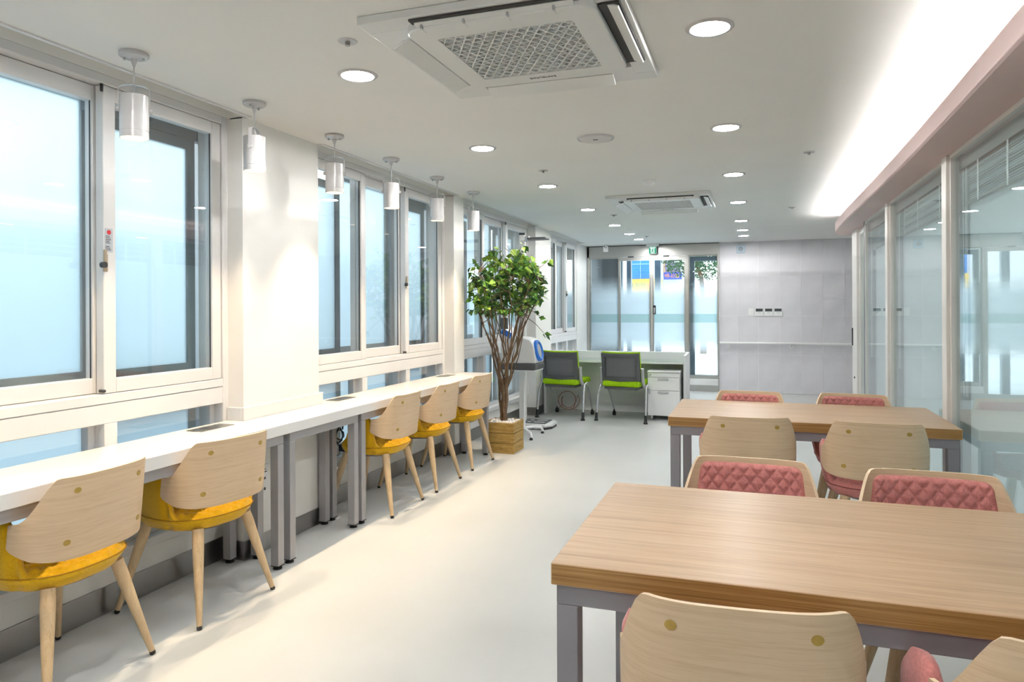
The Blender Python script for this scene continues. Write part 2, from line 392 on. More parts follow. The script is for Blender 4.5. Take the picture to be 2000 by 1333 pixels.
for k, (y0, y1) in enumerate(WIN):
    w = sroot('window_%d' % (k + 1), WIN_LAB[k])
    L = y1 - y0; ZB = 0.24; ZT = 2.475; ZM0 = 0.925; ZM1 = 1.015
    xi, xo = -2.80, -2.97
    fr = MB()
    fr.box(xo, xi, y0 + 0.001, y0 + 0.045, ZB, ZT).box(xo, xi, y1 - 0.045, y1 - 0.001, ZB, ZT)
    fr.box(xo, xi, y0 + 0.045, y1 - 0.045, 2.432, ZT)
    fr.box(xo, xi, y0 + 0.045, y1 - 0.045, 0.972, ZM1).box(xo, xi - 0.002, y0 + 0.045, y1 - 0.045, 0.88, 0.970)
    fr.box(xo, xi, y0 + 0.045, y1 - 0.045, ZB, 0.285)
    obj('window_frame', fr, M_pvc, w, bevel=0.003, seg=1)
    n = 3; s = (L - 0.09) / n; ya = y0 + 0.045
    # upper sashes: outer two on the inner track, middle one set back
    for i in range(n):
        a, b = ya + i * s, ya + (i + 1) * s
        if i == 0: b += 0.03
        elif i == 2: a -= 0.03
        x1 = -2.808 if i != 1 else -2.862
        sm = MB(); frame_rect(sm, a + (0.004 if i == 0 else -0.03 if i == 1 else 0), b - (0.004 if i == 2 else -0.03 if i == 1 else 0), ZM1 + 0.002, 2.430, 0.066 if i != 1 else 0.07, x1 - 0.048, x1)
        sh = obj('sash', sm, M_pvc, w, bevel=0.003, seg=1)
        obj('pane', MB().box(x1 - 0.028, x1 - 0.022, a + 0.05, b - 0.05, ZM1 + 0.06, 2.37), M_glass, sh)
        obj('gasket', MB().box(x1 - 0.020, x1 - 0.012, a + 0.062 if i != 1 else a + 0.036, (a if i != 1 else a - 0.03) + 0.069, ZM1 + 0.066, 2.366).box(x1 - 0.020, x1 - 0.012, (b if i != 1 else b + 0.03) - 0.071, (b if i != 1 else b + 0.03) - 0.065, ZM1 + 0.066, 2.366), M_blk2, sh)
        if i == 2: latch(sh, a + 0.006, 1.62, x1)
    # small dark stops at the meeting rails
    st = MB(); st.box(-2.808, -2.802, ya + 2*s - 0.046, ya + 2*s - 0.034, 2.395, 2.43).cyl((-2.83, ya + 2*s - 0.034, 1.03), (-2.80, ya + 2*s - 0.034, 1.03), 0.007, n=10)
    obj('sash_stop', st, M_blk2, w)
    if k < 2:
        stk = obj('sticker', MB().box(-2.8079, -2.8065, ya + 2*s - 0.024, ya + 2*s + 0.018, 1.665, 1.775), mat('sticker_white', (0.55, 0.58, 0.62), 0.4), w) if k == 0 else None
        if stk:
            obj('sticker_mark', MB().cyl((-2.807, ya + 2*s - 0.003, 1.757), (-2.806, ya + 2*s - 0.003, 1.757), 0.011, n=14), M_red, stk)
            lm = MB()
            for q in range(9):
                if q in (3,): continue
                lm.box(-2.8066, -2.806, ya + 2*s - 0.02, ya + 2*s + 0.008 - 0.004 * (q % 3), 1.675 + 0.0078 * q, 1.678 + 0.0078 * q)
            obj('sticker_text', lm, M_text, stk)
    # lower fixed lights
    for i in range(n):
        a, b = ya + i * s, ya + (i + 1) * s
        sm = MB(); frame_rect(sm, a + 0.035 if i else a, b - 0.0 if i == 2 else b - 0.035, 0.285, 0.905, 0.035, -2.905, -2.86)
        sh = obj('lower_sash', sm, M_pvc, w, bevel=0.002, seg=1)
        obj('lower_pane', MB().box(-2.888, -2.882, a + 0.03, b - 0.03, 0.315, 0.872), M_glass, sh)
    mu = MB()
    for i in (1, 2): mu.box(-2.93, -2.802, ya + i * s - 0.035, ya + i * s + 0.035, 0.285, 0.88)
    obj('mullion', mu, M_pvc, w, bevel=0.002, seg=1)
    # outer aluminium frame with frosted panes
    u0, u1 = y0 - 0.128, y1 + 0.128
    om = MB(); frame_rect(om, u0, u1, ZB + 0.012, 2.50, 0.045, -3.12, -2.978)
    om.box(-3.10, -2.99, u0 + 0.045, u1 - 0.045, 0.90, 1.05)
    of = obj('outer_frame', om, M_alu, w)
    nn = 3; ub = u0 + 0.05; us = (u1 - u0 - 0.10) / 3
    for i in range(nn):
        a, b = ub + i * us, ub + (i + 1) * us
        x1 = -2.985 if i != 1 else -3.05
        a1, b1 = (a + 0.01, b - 0.13) if i == 2 else (a - 0.05, b + 0.075) if i == 1 else (a + 0.13, b - 0.01)
        zt = 2.462 if i == 1 else 2.35
        sm = MB(); frame_rect(sm, a1, b1, 1.05, zt, 0.055, x1 - 0.03, x1)
        sm2 = MB(); frame_rect(sm2, a1, b1, 0.30, 0.90, 0.045, x1 - 0.03, x1)
        o1 = obj('outer_sash', sm, M_alul if i == 1 else M_alu, w)
        obj('frosted_pane', MB().box(x1 - 0.018, x1 - 0.012, a1 + 0.05, b1 - 0.05, 1.10, zt - 0.05), M_frost, o1)
        o2 = obj('outer_lower_sash', sm2, M_alul, w)
        obj('frosted_lower_pane', MB().box(x1 - 0.018, x1 - 0.012, a1 + 0.04, b1 - 0.04, 0.34, 0.86), M_frost, o2)
        pm = MB().box(-3.085, -3.0, b - 0.052, b - 0.02, 1.05, 2.42) if i == 2 else MB().box(-3.085, -3.0, a + 0.03, a + 0.06, 1.05, 2.42)
        if i != 1: obj('outer_post', pm, M_alul, w)
    obj('outer_head', MB().box(-3.03, -2.985, ub + 2 * us + 0.0, u1 - 0.05, 2.352, 2.42), M_alu, w)
# unseen wall across the alley, added and shaped to darken the lower panes
struct('wall_alley_shade', MB().box(-5.4, -5.2, -3.5, 13.0, -0.3, 2.05), mat('alley_render', (0.20, 0.27, 0.32), 0.8, noise=0.1), label='unseen grey wall across the alley, added to darken the lower window panes')
struct('ground', MB().box(-60, 60, YF + 0.02, 80, -0.12, -0.06).box(-5.4, -3.12, -3.5, YF + 0.02, -0.12, -0.06), mat('pale_pavement', (0.62, 0.63, 0.65), 0.8, noise=0.12, nscale=1.2), label='pale pavement outside the entrance')

# ------------------------------------------------------------------ soffit with cove light, glass partition on the right
SOF = [(0.80, YB), (0.80, 1.0), (0.815, 2.0), (0.828, 2.8), (0.846, 3.6), (0.860, 4.4), (0.866, 5.2), (0.868, 6.0), (0.866, 7.0), (0.864, 7.8), (0.870, 8.5), (0.885, 9.0), (0.91, 9.2), (0.96, 9.32), (1.03, 9.38), (1.16, 9.40)]
ZS0, ZS1 = 2.262, 2.378
mb = MB()
def offs(p, q):   # simple inward offset
    return [(x + q, y - (q if y > 9.15 else 0)) for x, y in p]
inn = offs(SOF, 0.02)
rows = []
for (x, y), (x2, y2) in zip(SOF, inn): rows.append([Vector((x, y, ZS0)), Vector((x, y, ZS1)), Vector((x2, y2, ZS1)), Vector((x2, y2, ZS0 + 0.02))])
mb.loft(rows, closed_v=True, capu=True)
poly = SOF + [(1.16, YB)]
mb.prism(poly, ZS0, ZS0 + 0.02)
struct('trim_5', mb, M_pinkp, smooth=30, label='curved dusty pink soffit over the glass partition', weld=False)
struct('wall_bulkhead', MB().box(1.10, 1.16, YB, 9.4, ZS0 + 0.02, CEIL).box(1.10, 1.16, 9.0, 9.4, ZS0, CEIL), M_wall, label='white bulkhead above the glass partition')
def along(dx0, dx1, z0, z1):
    return MB().loft([[Vector((x + dx0, y - (dx0 if y > 9.1 else 0), z0)), Vector((x + dx1, y - (dx1 if y > 9.1 else 0), z0)), Vector((x + dx1, y - (dx1 if y > 9.1 else 0), z1)), Vector((x + dx0, y - (dx0 if y > 9.1 else 0), z1))] for x, y in SOF[:12]], closed_v=True, capu=True)
led = thing('cove_light', 'glowing white strip light hidden along the top of the pink soffit', 'strip light')
obj('led_strip', along(0.165, 0.169, 2.326, 2.354), M_cove, led)
obj('batten', along(0.1695, 0.200, ZS0 + 0.0205, 2.354), M_wplas, led)

part = sroot('wall_glass', 'glazed partition in beige metal frames on the right')
XG = 1.07
posts = [-1.03, 0.87, 2.77, 4.67, 6.57]
for yp in posts:
    obj('post', MB().box(1.032, 1.085, yp - 0.05, yp + 0.05, 0, ZS0 - 0.001), M_post, part, bevel=0.003, seg=1)
pan = [(posts[i] + 0.05, posts[i + 1] - 0.05) for i in range(4)] + [(6.62, 7.92)]
for a, b in pan:
    fm = MB(); frame_rect(fm, a, b, 0.0, ZS0 - 0.001, 0.022, 1.052, 1.078, 0.06); obj('glazing_frame', fm, M_post, part)
    obj('glass_pane', MB().box(XG - 0.004, XG + 0.002, a + 0.02, b - 0.02, 0.05, ZS0 - 0.02), M_pglass, part)
    obj('back_film', MB().box(1.150, 1.154, a + 0.0, b - 0.0, 0.05, ZS0 - 0.02), M_pfilm, part)
    obj('frame_reveal', MB().box(1.078, 1.154, a - 0.002, a + 0.008, 0.0, ZS0 - 0.001).box(1.078, 1.154, b - 0.008, b + 0.002, 0.0, ZS0 - 0.001), M_alul, part)
# sliding glass door at the end of the partition
obj('door_gasket', MB().box(1.05, 1.115, 7.93, 7.985, 0, ZS0 - 0.001), M_alu, part)
dr = sroot('door_2', 'beige framed sliding glass door at the end of the partition')
obj('jamb', MB().box(1.062, 1.128, 8.62, 9.0, 0, ZS0 - 0.001), M_post, dr, bevel=0.003, seg=1)
dm = MB(); frame_rect(dm, 7.99, 8.62, 0.01, ZS0 - 0.02, 0.05, 1.09, 1.125); obj('door_leaf', dm, M_post, dr)
obj('door_glass', MB().box(1.104, 1.110, 8.03, 8.58, 0.05, ZS0 - 0.06), M_pglass, dr)
obj('door_film', MB().box(1.150, 1.154, 7.99, 8.62, 0.05, ZS0 - 0.02), M_pfilm, dr)
obj('door_handle', MB().box(1.052, 1.062, 8.93, 8.985, 0.955, 1.155), M_black, dr, bevel=0.003)
obj('door_handle', MB().box(1.080, 1.090, 8.075, 8.13, 0.955, 1.155), M_black, dr, bevel=0.003)
obj('lock', MB().cyl((1.054, 8.8, 0.60), (1.064, 8.8, 0.60), 0.012, n=12), M_black, dr)
for q, y in enumerate((1.2, 3.6, 6.0, 8.0)):
    t = thing('panel_light', 'long ceiling panel light in the room behind the glass, ' + ('beside the back wall', 'behind the near table', 'behind the far table', 'behind the sliding door')[q], 'ceiling light', (2.6, y, CEIL), group='panel lights behind the glass')
    obj('housing', MB().box(-0.6, 0.6, -0.15, 0.15, -0.03, -0.0005), M_wplas, t, bevel=0.003)
    obj('panel', MB().box(-0.58, 0.58, -0.13, 0.13, -0.033, -0.0305), M_panel, t)
# raised blinds between the panes
ln = ['second pane from the sliding door', 'large pane beside the far wooden table', 'pane beside the near wooden table', 'pane nearest the back wall', '']
sl_me = {}
BL = ['nearest the back wall, out of view at the right', 'beside the near wooden table, out of view', 'at the right edge beside the near table', 'in the pane beside the far wooden table', 'in the narrow pane next to the sliding door']
for q, (a, b) in enumerate(pan):
    if q < 2: continue
    t = thing('venetian_blind', 'raised grey venetian blind behind glass, ' + BL[q], 'blind', (1.115, (a + b) / 2, 0), group='raised venetian blinds')
    hw = (b - a) / 2 - 0.02
    obj('head_rail', MB().box(-0.018, 0.018, -hw, hw, 2.165, 2.238), M_blindh, t)
    sl = MB().box(-0.0125, 0.0125, -hw + 0.01, hw - 0.01, -0.0016, 0.0016).mesh('slat', M_slat)
    nsl = 15
    for i in range(nsl):
        o = obj('slat', sl, None, t); o.location = (0.0015 * math.sin(i * 2.1), 0, 2.155 - i * 0.0125); o.rotation_euler = (0, R(-24 + 8 * math.sin(i * 1.3)), 0)
    obj('bottom_rail', MB().box(-0.014, 0.014, -hw + 0.01, hw - 0.01, 1.962, 1.974), M_slat, t)
    for f in (-0.62, 0.1, 0.62): obj('ladder_tape', MB().box(-0.0165, -0.0150, f * hw - 0.012, f * hw + 0.012, 1.955, 2.17), M_wplas, t)
    for f in (0.93, 0.88, 0.85): obj('cord', MB().cyl((-0.016, f * hw, 0.9), (-0.016, f * hw, 2.16), 0.0022, n=6), M_wplas, t)

# ------------------------------------------------------------------ entrance: stainless sliding doors
dr = sroot('door_1', 'stainless steel automatic sliding glass entrance with frosted film')
YD = YF
DX0, DX1 = -2.79, -0.565
obj('header', MB().box(DX0, DX1 - 0.02, YD - 0.03, YD + 0.10, 2.275, 2.462), M_steel, dr, bevel=0.002, seg=1)
obj('shadow_gap', MB().box(DX0, DX1, YD - 0.02, YD + 0.10, 2.4625, CEIL - 0.001), M_dgrey, dr)
obj('jamb', MB().box(DX0, DX0 + 0.035, YD - 0.03, YD + 0.10, 0, 2.462), M_steel, dr)
obj('jamb', MB().box(DX1 - 0.02, DX1, YD - 0.03, YD + 0.10, 0, 2.462), M_steel, dr)
# film: printed gradient, clear at head and foot, a greener band in the middle
def filmmat():
    m = bpy.data.materials.new('gradient_frost_film'); m.use_nodes = True; nt = m.node_tree; nt.nodes.clear()
    o = nt.nodes.new('ShaderNodeOutputMaterial'); mx = nt.nodes.new('ShaderNodeMixShader')
    tr = nt.nodes.new('ShaderNodeBsdfTransparent')
    tl = nt.nodes.new('ShaderNodeBsdfTranslucent'); df = nt.nodes.new('ShaderNodeBsdfDiffuse'); m2 = nt.nodes.new('ShaderNodeMixShader'); m2.inputs[0].default_value = 0.85
    t = nt.nodes.new('ShaderNodeTexCoord'); s = nt.nodes.new('ShaderNodeSeparateXYZ'); nt.links.new(t.outputs['Object'], s.inputs[0])
    dv = nt.nodes.new('ShaderNodeMath'); dv.operation = 'DIVIDE'; dv.inputs[1].default_value = 2.5; nt.links.new(s.outputs['Z'], dv.inputs[0])
    r = nt.nodes.new('ShaderNodeValToRGB'); e = r.color_ramp.elements
    e[0].position = 0.60 / 2.5; e[0].color = (0.02,) * 3 + (1,); e[1].position = 1.94 / 2.5; e[1].color = (0.0,) * 3 + (1,)
    for p, v in ((0.74, 0.45), (0.86, 0.85), (0.95, 0.94), (1.53, 0.94), (1.63, 0.70), (1.73, 0.34), (1.84, 0.10)):
        k = e.new(p / 2.5); k.color = (v, v, v, 1)
    nt.links.new(dv.outputs[0], r.inputs[0]); nt.links.new(r.outputs[0], mx.inputs[0])
    c = nt.nodes.new('ShaderNodeValToRGB'); c.color_ramp.interpolation = 'CONSTANT'; ce = c.color_ramp.elements
    ce[0].color = (0.78, 0.84, 0.88, 1); ce[1].position = 1.14 / 2.5; ce[1].color = (0.58, 0.70, 0.71, 1); k = ce.new(1.28 / 2.5); k.color = (0.78, 0.84, 0.88, 1)
    nt.links.new(dv.outputs[0], c.inputs[0]); nt.links.new(c.outputs[0], tl.inputs[0]); nt.links.new(c.outputs[0], df.inputs[0])
    nt.links.new(df.outputs[0], m2.inputs[1]); nt.links.new(tl.outputs[0], m2.inputs[2])
    nt.links.new(tr.outputs[0], mx.inputs[1]); nt.links.new(m2.outputs[0], mx.inputs[2]); nt.links.new(mx.outputs[0], o.inputs[0])
    return m
M_film = filmmat()
def leaf(name, x0, x1, y, ztop, zbot, st, rail, mats):
    m = MB(); m.box(x0, x0 + st, y - 0.018, y + 0.018, zbot, ztop).box(x1 - st, x1, y - 0.018, y + 0.018, zbot, ztop)
    m.box(x0 + st, x1 - st, y - 0.02, y + 0.02, ztop - rail, ztop).box(x0 + st, x1 - st, y - 0.02, y + 0.02, zbot, zbot + 0.09)
    l = obj(name, m, mats, dr)
    g = obj('glass', MB().box(x0 + st, x1 - st, y - 0.004, y + 0.004, zbot + 0.09, ztop - rail), M_dglass, l)
    obj('frost_film', MB().box(x0 + st, x1 - st, y - 0.0060, y - 0.0045, zbot + 0.09, ztop - rail), M_film, l)
    return l
leaf('fixed_panel', DX0 + 0.035, -2.235, YD + 0.05, 2.275, 0.0, 0.018, 0.02, M_steel)
leaf('sliding_leaf', -2.24, -1.672, YD + 0.0, 2.270, 0.005, 0.035, 0.062, M_steel)
sl = leaf('sliding_leaf', -1.668, -1.09, YD + 0.0, 2.270, 0.005, 0.035, 0.062, M_steel)
h = obj('pull_handle', MB().box(-1.648, -1.600, YD - 0.028, YD - 0.018, 1.285, 1.435), M_black, sl, bevel=0.004)
obj('handle_insert', MB().box(-1.636, -1.612, YD - 0.031, YD - 0.027, 1.30, 1.40), M_silver, h)
obj('mullion', MB().box(-1.09, -1.055, YD - 0.03, YD + 0.10, 0, 2.275), M_steel, dr)
rl = leaf('fixed_panel', -1.055, DX1 - 0.02, YD + 0.06, 2.275, 0.17, 0.012, 0.015, M_steel)
obj('navy_frame', MB().box(-1.04, -0.965, YD + 0.085, YD + 0.14, 0.20, 2.255).box(-0.965, -0.585, YD + 0.085, YD + 0.14, 2.18, 2.255).box(-0.965, -0.585, YD + 0.085, YD + 0.14, 0.20, 0.262), M_navy, dr)
obj('sill', MB().box(-1.055, DX1 - 0.02, YD - 0.06, YD + 0.12, 0.0, 0.105), M_steel, dr)
obj('sill_cap', MB().box(-1.055, DX1 - 0.02, YD - 0.065, YD + 0.12, 0.105, 0.20), M_deskw, dr)
for x in (-2.02, -1.42): obj('door_sensor', MB().box(x - 0.05, x + 0.05, YD - 0.05, YD - 0.03, 2.262, 2.285), M_dgrey, dr, bevel=0.004)
# vestibule outside: dark concrete wall and blue-grey storefront posts
ves = struct('wall_outside', MB().box(-3.9, -2.50, 13.6, 13.8, -0.1, 2.749).box(-2.9, -2.8, 12.33, 13.6, -0.1, 2.749).box(-4.0, -2.25, 12.33, 13.8, 2.75, 2.85), mat('dark_concrete', (0.13, 0.14, 0.15), 0.7, noise=0.2, nscale=1.5), label='dark concrete side wall of the entrance porch')
struct('trim_6', MB().box(-2.33, -2.25, 13.55, 13.68, -0.1, 3.0).box(-2.49, -2.42, 13.55, 13.68, -0.1, 3.0).box(-1.80, -1.69, 13.55, 13.68, -0.1, 3.0).box(-1.16, -1.08, 13.55, 13.68, -0.1, 3.0).box(-2.49, -1.08, 13.55, 13.68, 2.9, 3.0), M_navy, label='blue grey posts of the outer storefront')

# ------------------------------------------------------------------ street beyond the entrance
def text_mesh(s, size, depth=0.003):
    cu = bpy.data.curves.new('txt', 'FONT'); cu.body = s; cu.size = size; cu.extrude = depth; cu.align_x = 'CENTER'; cu.align_y = 'CENTER'; cu.resolution_u = 3
    o = bpy.data.objects.new('txt', cu); COL.objects.link(o)
    bpy.context.view_layer.update()
    me = bpy.data.meshes.new_from_object(o.evaluated_get(bpy.context.evaluated_depsgraph_get()))
    bpy.data.objects.remove(o); bpy.data.curves.remove(cu)
    return me
def text(name, s, size, m, parent, loc, rot, depth=0.003, sx=1.0):
    me = text_mesh(s, size, depth); me.materials.clear(); me.materials.append(m)
    o = bpy.data.objects.new(name, me); COL.objects.link(o); o.parent = parent; o.location = loc; o.rotation_euler = rot; o.scale = (sx, 1, 1)
    return o
YS = 28.0
M_bw = mat('pale_facade', (0.70, 0.70, 0.72), 0.7, noise=0.06)
M_bb = mat('blue_shopfront', (0.02, 0.17, 0.55), 0.4, noise=0.2, nscale=1.2)
M_yb = mat('yellow_sign', (0.85, 0.50, 0.03), 0.5, noise=0.05)
M_gt = mat('green_letters', (0.05, 0.22, 0.08), 0.5, noise=0.05)
M_sb = mat('navy_sign', (0.02, 0.05, 0.36), 0.5, noise=0.05)
M_ot = mat('orange_letters', (0.85, 0.33, 0.12), 0.5, noise=0.05)
b = thing('shop_building', 'pale shop building across the street with blue front and shop signs', 'building', (-3.6, YS + 2, -0.06))
obj('wall', MB().box(-3.2, 1.1, -1.8, 4, 0, 6.5), M_bw, b)
obj('roof', MB().box(-3.4, 1.3, -1.9, 4.2, 6.5, 6.7), M_alul, b)
obj('blue_front', MB().box(-1.16, -0.24, -1.95, -1.8, 2.60, 4.6), M_bb, b)
jm = MB()
for x in (-0.68,): jm.box(x - 0.006, x + 0.006, -1.97, -1.95, 2.60, 4.6)
jm.box(-1.16, -0.24, -1.97, -1.95, 3.17, 3.19)
obj('blue_front_joint', jm, mat('pale_blue_trim', (0.4, 0.6, 0.85), 0.4), b)
obj('pale_pier', MB().box(-0.24, 0.2, -1.9, -1.8, 0, 5), M_bw, b)
obj('window', MB().box(0.26, 0.85, -1.86, -1.8, 2.83, 3.6), mat('mauve_window', (0.18, 0.15, 0.24), 0.2, noise=0.1), b)
obj('window_frame', MB().box(0.22, 0.26, -1.88, -1.8, 2.8, 3.6).box(0.26, 0.9, -1.88, -1.8, 2.80, 2.83), mat('tan_frame', (0.6, 0.35, 0.2), 0.5), b)
ys_ = obj('yellow_sign', MB().box(-1.16, 0.17, -2.15, -1.95, 2.06, 2.58), M_yb, b)
for i, (ch, x) in enumerate((('호', -0.98), ('자', -0.78), ('미', -0.55), ('용', -0.36), ('실', -0.02))):
    text('letter', ch, 0.22, M_gt if i < 3 else M_ot, ys_, (x, -2.16, 2.33), (PI / 2, 0, 0), 0.004)
ns = obj('navy_sign', MB().box(0.25, 0.92, -2.12, -1.95, 2.55, 2.82), M_sb, b)
for i, ch in enumerate('바니스빌'):
    text('letter', ch, 0.185, M_ot if i < 3 else M_yb, ns, (0.36 + 0.135 * i, -2.13, 2.68), (PI / 2, 0, 0), 0.004)
# a street tree
tr = thing('street_tree', 'leafy green street tree standing beyond the right door panel', 'tree', (-1.55, 23.0, -0.06))
obj('trunk', MB().tube([(0.0, 0, 0), (0.03, 0, 1.2), (-0.05, 0, 2.4), (-0.3, 0, 3.2)], [0.11, 0.09, 0.07, 0.04], 8), M_bark, tr, smooth=60)
lm = MB(); rr = random.Random(3)
for i in range(5200):
    u = Vector((rr.gauss(0, 1), rr.gauss(0, 1), rr.gauss(0, 1))).normalized() * rr.random() ** 0.4
    p = Vector((u.x * 1.55, u.y * 1.2, 3.35 + u.z * 1.05)) 
    if u.z < 0 and rr.random() < 0.25 * (1 + math.sin(p.x * 9)): continue
    d = Vector((rr.gauss(0, 1), rr.gauss(0, 1), rr.gauss(0, 1))).normalized(); e = d.orthogonal().normalized(); s_ = 0.062
    lm.add([p - d * s_, p + e * s_ * 0.5, p + d * s_, p - e * s_ * 0.5], [(0, 1, 2, 3)])
lo = obj('foliage', lm, mat('street_foliage', (0.05, 0.12, 0.05), 0.6, noise=0.3, nscale=3), tr); lo['kind'] = 'stuff'

# ------------------------------------------------------------------ ceiling fittings
def make_downlight(label):
    t = thing('downlight', label, 'ceiling light', (0, 0, CEIL), group='round recessed downlights')
    obj('trim_ring', MB().lathe([(0.070, -0.0005), (0.074, -0.007), (0.086, -0.006), (0.092, -0.0005)], 40), M_lamp, t, smooth=40)
    obj('diffuser', MB().lathe([(0.0001, -0.0030), (0.0715, -0.0030)], 40), M_lens, t)
    return t
LX, RX = -1.722, -0.160
LY = [2.838, 4.41, 5.98, 7.555, 9.125, 10.25, 11.13]
RY = [2.81, 4.40, 5.975, 7.57, 9.21, 10.33, 11.16]
order = ['nearest of the', 'second from the camera in the', 'third from the camera in the', 'middle one of the', 'fifth from the camera in the', 'second from the doors in the', 'farthest of the']
dl = None
for i in range(7):
    for X, Ys, side in ((LX, LY, 'left row above the aisle'), (RX, RY, 'right row beside the pink soffit')):
        lab = 'round recessed white downlight, %s %s' % (order[i], side)
        if dl is None: dl = make_downlight(lab); dl.location = (X, Ys[i], CEIL)
        else: dup(dl, (X, Ys[i], CEIL), 0, lab)
for X, s in ((LX, 'left'), (RX, 'right')):
    for y, w in ((1.26, 'just in front of'), (-0.32, 'behind'), (-1.9, 'far behind')): dup(dl, (X, y, CEIL), 0, 'round recessed white downlight on the %s, %s the camera, out of view' % (s, w))

# air-conditioning cassettes
def make_ac(label):
    t = thing('air_conditioner', label, 'air conditioner', (-0.897, 2.757, CEIL), group='ceiling cassette air conditioners')
    H = 0.486
    m = MB(); z0, z1 = -0.032, -0.0005; o_, i_ = H, 0.395
    for (a0, a1, b0, b1) in ((-o_, o_, -o_, -i_), (-o_, o_, i_, o_), (-o_, -i_, -i_, i_), (i_, o_, -i_, i_)): m.box(a0, a1, b0, b1, z0, z1)
    for sx in (-1, 1):
        for sy in (-1, 1): m.box(min(sx*0.30, sx*0.40), max(sx*0.30, sx*0.40), min(sy*0.30, sy*0.40), max(sy*0.30, sy*0.40), z0 - 0.002, z1)
    obj('outer_panel', m, M_acw, t, bevel=0.004)
    obj('cavity', MB().box(-0.41, 0.41, -0.41, 0.41, -0.012, -0.001), M_dark, t)
    # hanging rounded front panel with lattice grille
    def rr_(hx, hy, r, n=8):
        p = []
        for cx, cy, a0 in ((hx - r, hy - r, 0), (-hx + r, hy - r, 90), (-hx + r, -hy + r, 180), (hx - r, -hy + r, 270)):
            for k in range(n + 1): a = R(a0 + 90 * k / n); p.append((cx + r * math.cos(a), cy + r * math.sin(a)))
        return p
    cx, cy = 0.032, -0.085
    out = rr_(0.358, 0.358, 0.075); n = len(out)
    gx, gy = 0.262, 0.250
    sq = []
    for k, (x, y) in enumerate(out):   # project ring to the grille rectangle
        f = min(gx / max(abs(x), 1e-6), gy / max(abs(y), 1e-6)); sq.append((x * f, y * f))
    m = MB(); zt, zb = -0.030, -0.062
    rows = [[Vector((x, y, zt)) for x, y in out], [Vector((x, y, zb + 0.006)) for x, y in out], [Vector((x * 0.985, y * 0.985, zb)) for x, y in out], [Vector((x, y, zb)) for x, y in sq], [Vector((x, y, zb + 0.02)) for x, y in sq], [Vector((x, y, zt)) for x, y in sq]]
    m.loft(rows, closed_u=True, closed_v=True)
    fp = obj('front_panel', m, M_acw, t, smooth=35, weld=True)
    obj('filter', MB().box(-gx, gx, -gy, gy, -0.036, -0.031), mat('ac_filter', (0.10, 0.098, 0.09), 0.8, noise=0.1), fp)
    lat = MB(); zl0, zl1 = zb + 0.003, zb + 0.016
    def bar(p, q, w):
        p = Vector((*p, 0)); q = Vector((*q, 0)); d = (q - p).normalized(); s_ = Vector((-d.y, d.x, 0)) * w / 2
        lat.add([p + s_ + Vector((0,0,zl0)), q + s_ + Vector((0,0,zl0)), q - s_ + Vector((0,0,zl0)), p - s_ + Vector((0,0,zl0)), p + s_ + Vector((0,0,zl1)), q + s_ + Vector((0,0,zl1)), q - s_ + Vector((0,0,zl1)), p - s_ + Vector((0,0,zl1))],
                [(0,3,2,1),(4,5,6,7),(0,1,5,4),(1,2,6,5),(2,3,7,6),(3,0,4,7)])
    step = 0.0355
    ny = int(2 * gy / step) + 1
    for k in range(ny): y = -gy + (k + 0.5) * (2 * gy / ny); bar((-gx, y), (gx, y), 0.0045)
    sl_ = 1.72
    for sgn in (-1, 1):
        k = -30
        while k < 31:
            c = k * 0.0412; pts = []
            # line x = c + sgn*y/sl_
            xa, xb = c - sgn * gy / sl_, c + sgn * gy / sl_
            ya, yb = -gy, gy
            def cl(x, y, x2, y2):
                if x < -gx: f = (-gx - x) / (x2 - x); return (-gx, y + f * (y2 - y))
                if x > gx: f = (gx - x) / (x2 - x); return (gx, y + f * (y2 - y))
                return (x, y)
            if not (min(xa, xb) > gx or max(xa, xb) < -gx):
                p = cl(xa, ya, xb, yb); q = cl(xb, yb, xa, ya)
                if (Vector(p) - Vector(q)).length > 0.01: bar(p, q, 0.0052)
            k += 1
    obj('grille', lat, M_acw, fp)
    for o in (fp,): o.location = (cx, cy, 0)
    text('brand_text', 'SAMSUNG', 0.024, M_text, fp, (-0.01, 0.30, -0.0625), (PI, 0, PI), 0.0004, 1.1)
    # louvre flaps and dark slots on the four sides
    cxs = {'near': ((0.03, -0.435), 0), 'far': ((0.03, 0.27), PI), 'left': ((-0.345, -0.08), -PI / 2), 'right': ((0.40, -0.08), PI / 2)}
    fl = MB().box(-0.29, 0.29, 0.0, 0.075, -0.004, 0.004)
    fm = fl.mesh('louvre', M_acw, bevel=0.002)
    for kx, (x, y, rz, tilt) in enumerate(((0.03, -0.455, 0, -58), (0.03, 0.292, 0, 30), (-0.345, -0.08, PI / 2, 32), (0.405, -0.08, PI / 2, -62))):
        o = obj('louvre', fm, None, t); o.location = (x, y, -0.036 if kx in (1, 2) else -0.012); o.rotation_euler = (R(-tilt) if kx in (1,) else R(tilt) if kx == 0 else R(tilt), 0, rz)
        if kx == 0: o.rotation_euler = (R(-30), 0, 0); o.location = (x, -0.458, -0.040); o.scale = (1.02, 0.45, 1)
        if kx == 1: o.rotation_euler = (R(-22), 0, 0); o.location = (x, 0.276, -0.060)
        if kx == 2: o.rotation_euler = (R(-24), 0, PI / 2); o.location = (-0.328, -0.08, -0.058)
        if kx == 3: o.rotation_euler = (R(20), 0, PI / 2); o.location = (0.462, -0.08, -0.050)
    sm = MB(); sm.box(-0.28, 0.34, -0.474, -0.40, -0.040, -0.0325).box(0.392, 0.466, -0.38, 0.22, -0.040, -0.0325)
    obj('slot', sm, M_dark, t)
    fn = MB()
    for k in range(4): x = -0.24 + 0.165 * k; fn.box(x - 0.004, x + 0.004, -0.452, -0.405, -0.062, -0.036)
    fn.box(-0.25, 0.31, -0.418, -0.411, -0.060, -0.052)
    obj('vane', fn, M_acg, t)
    return t
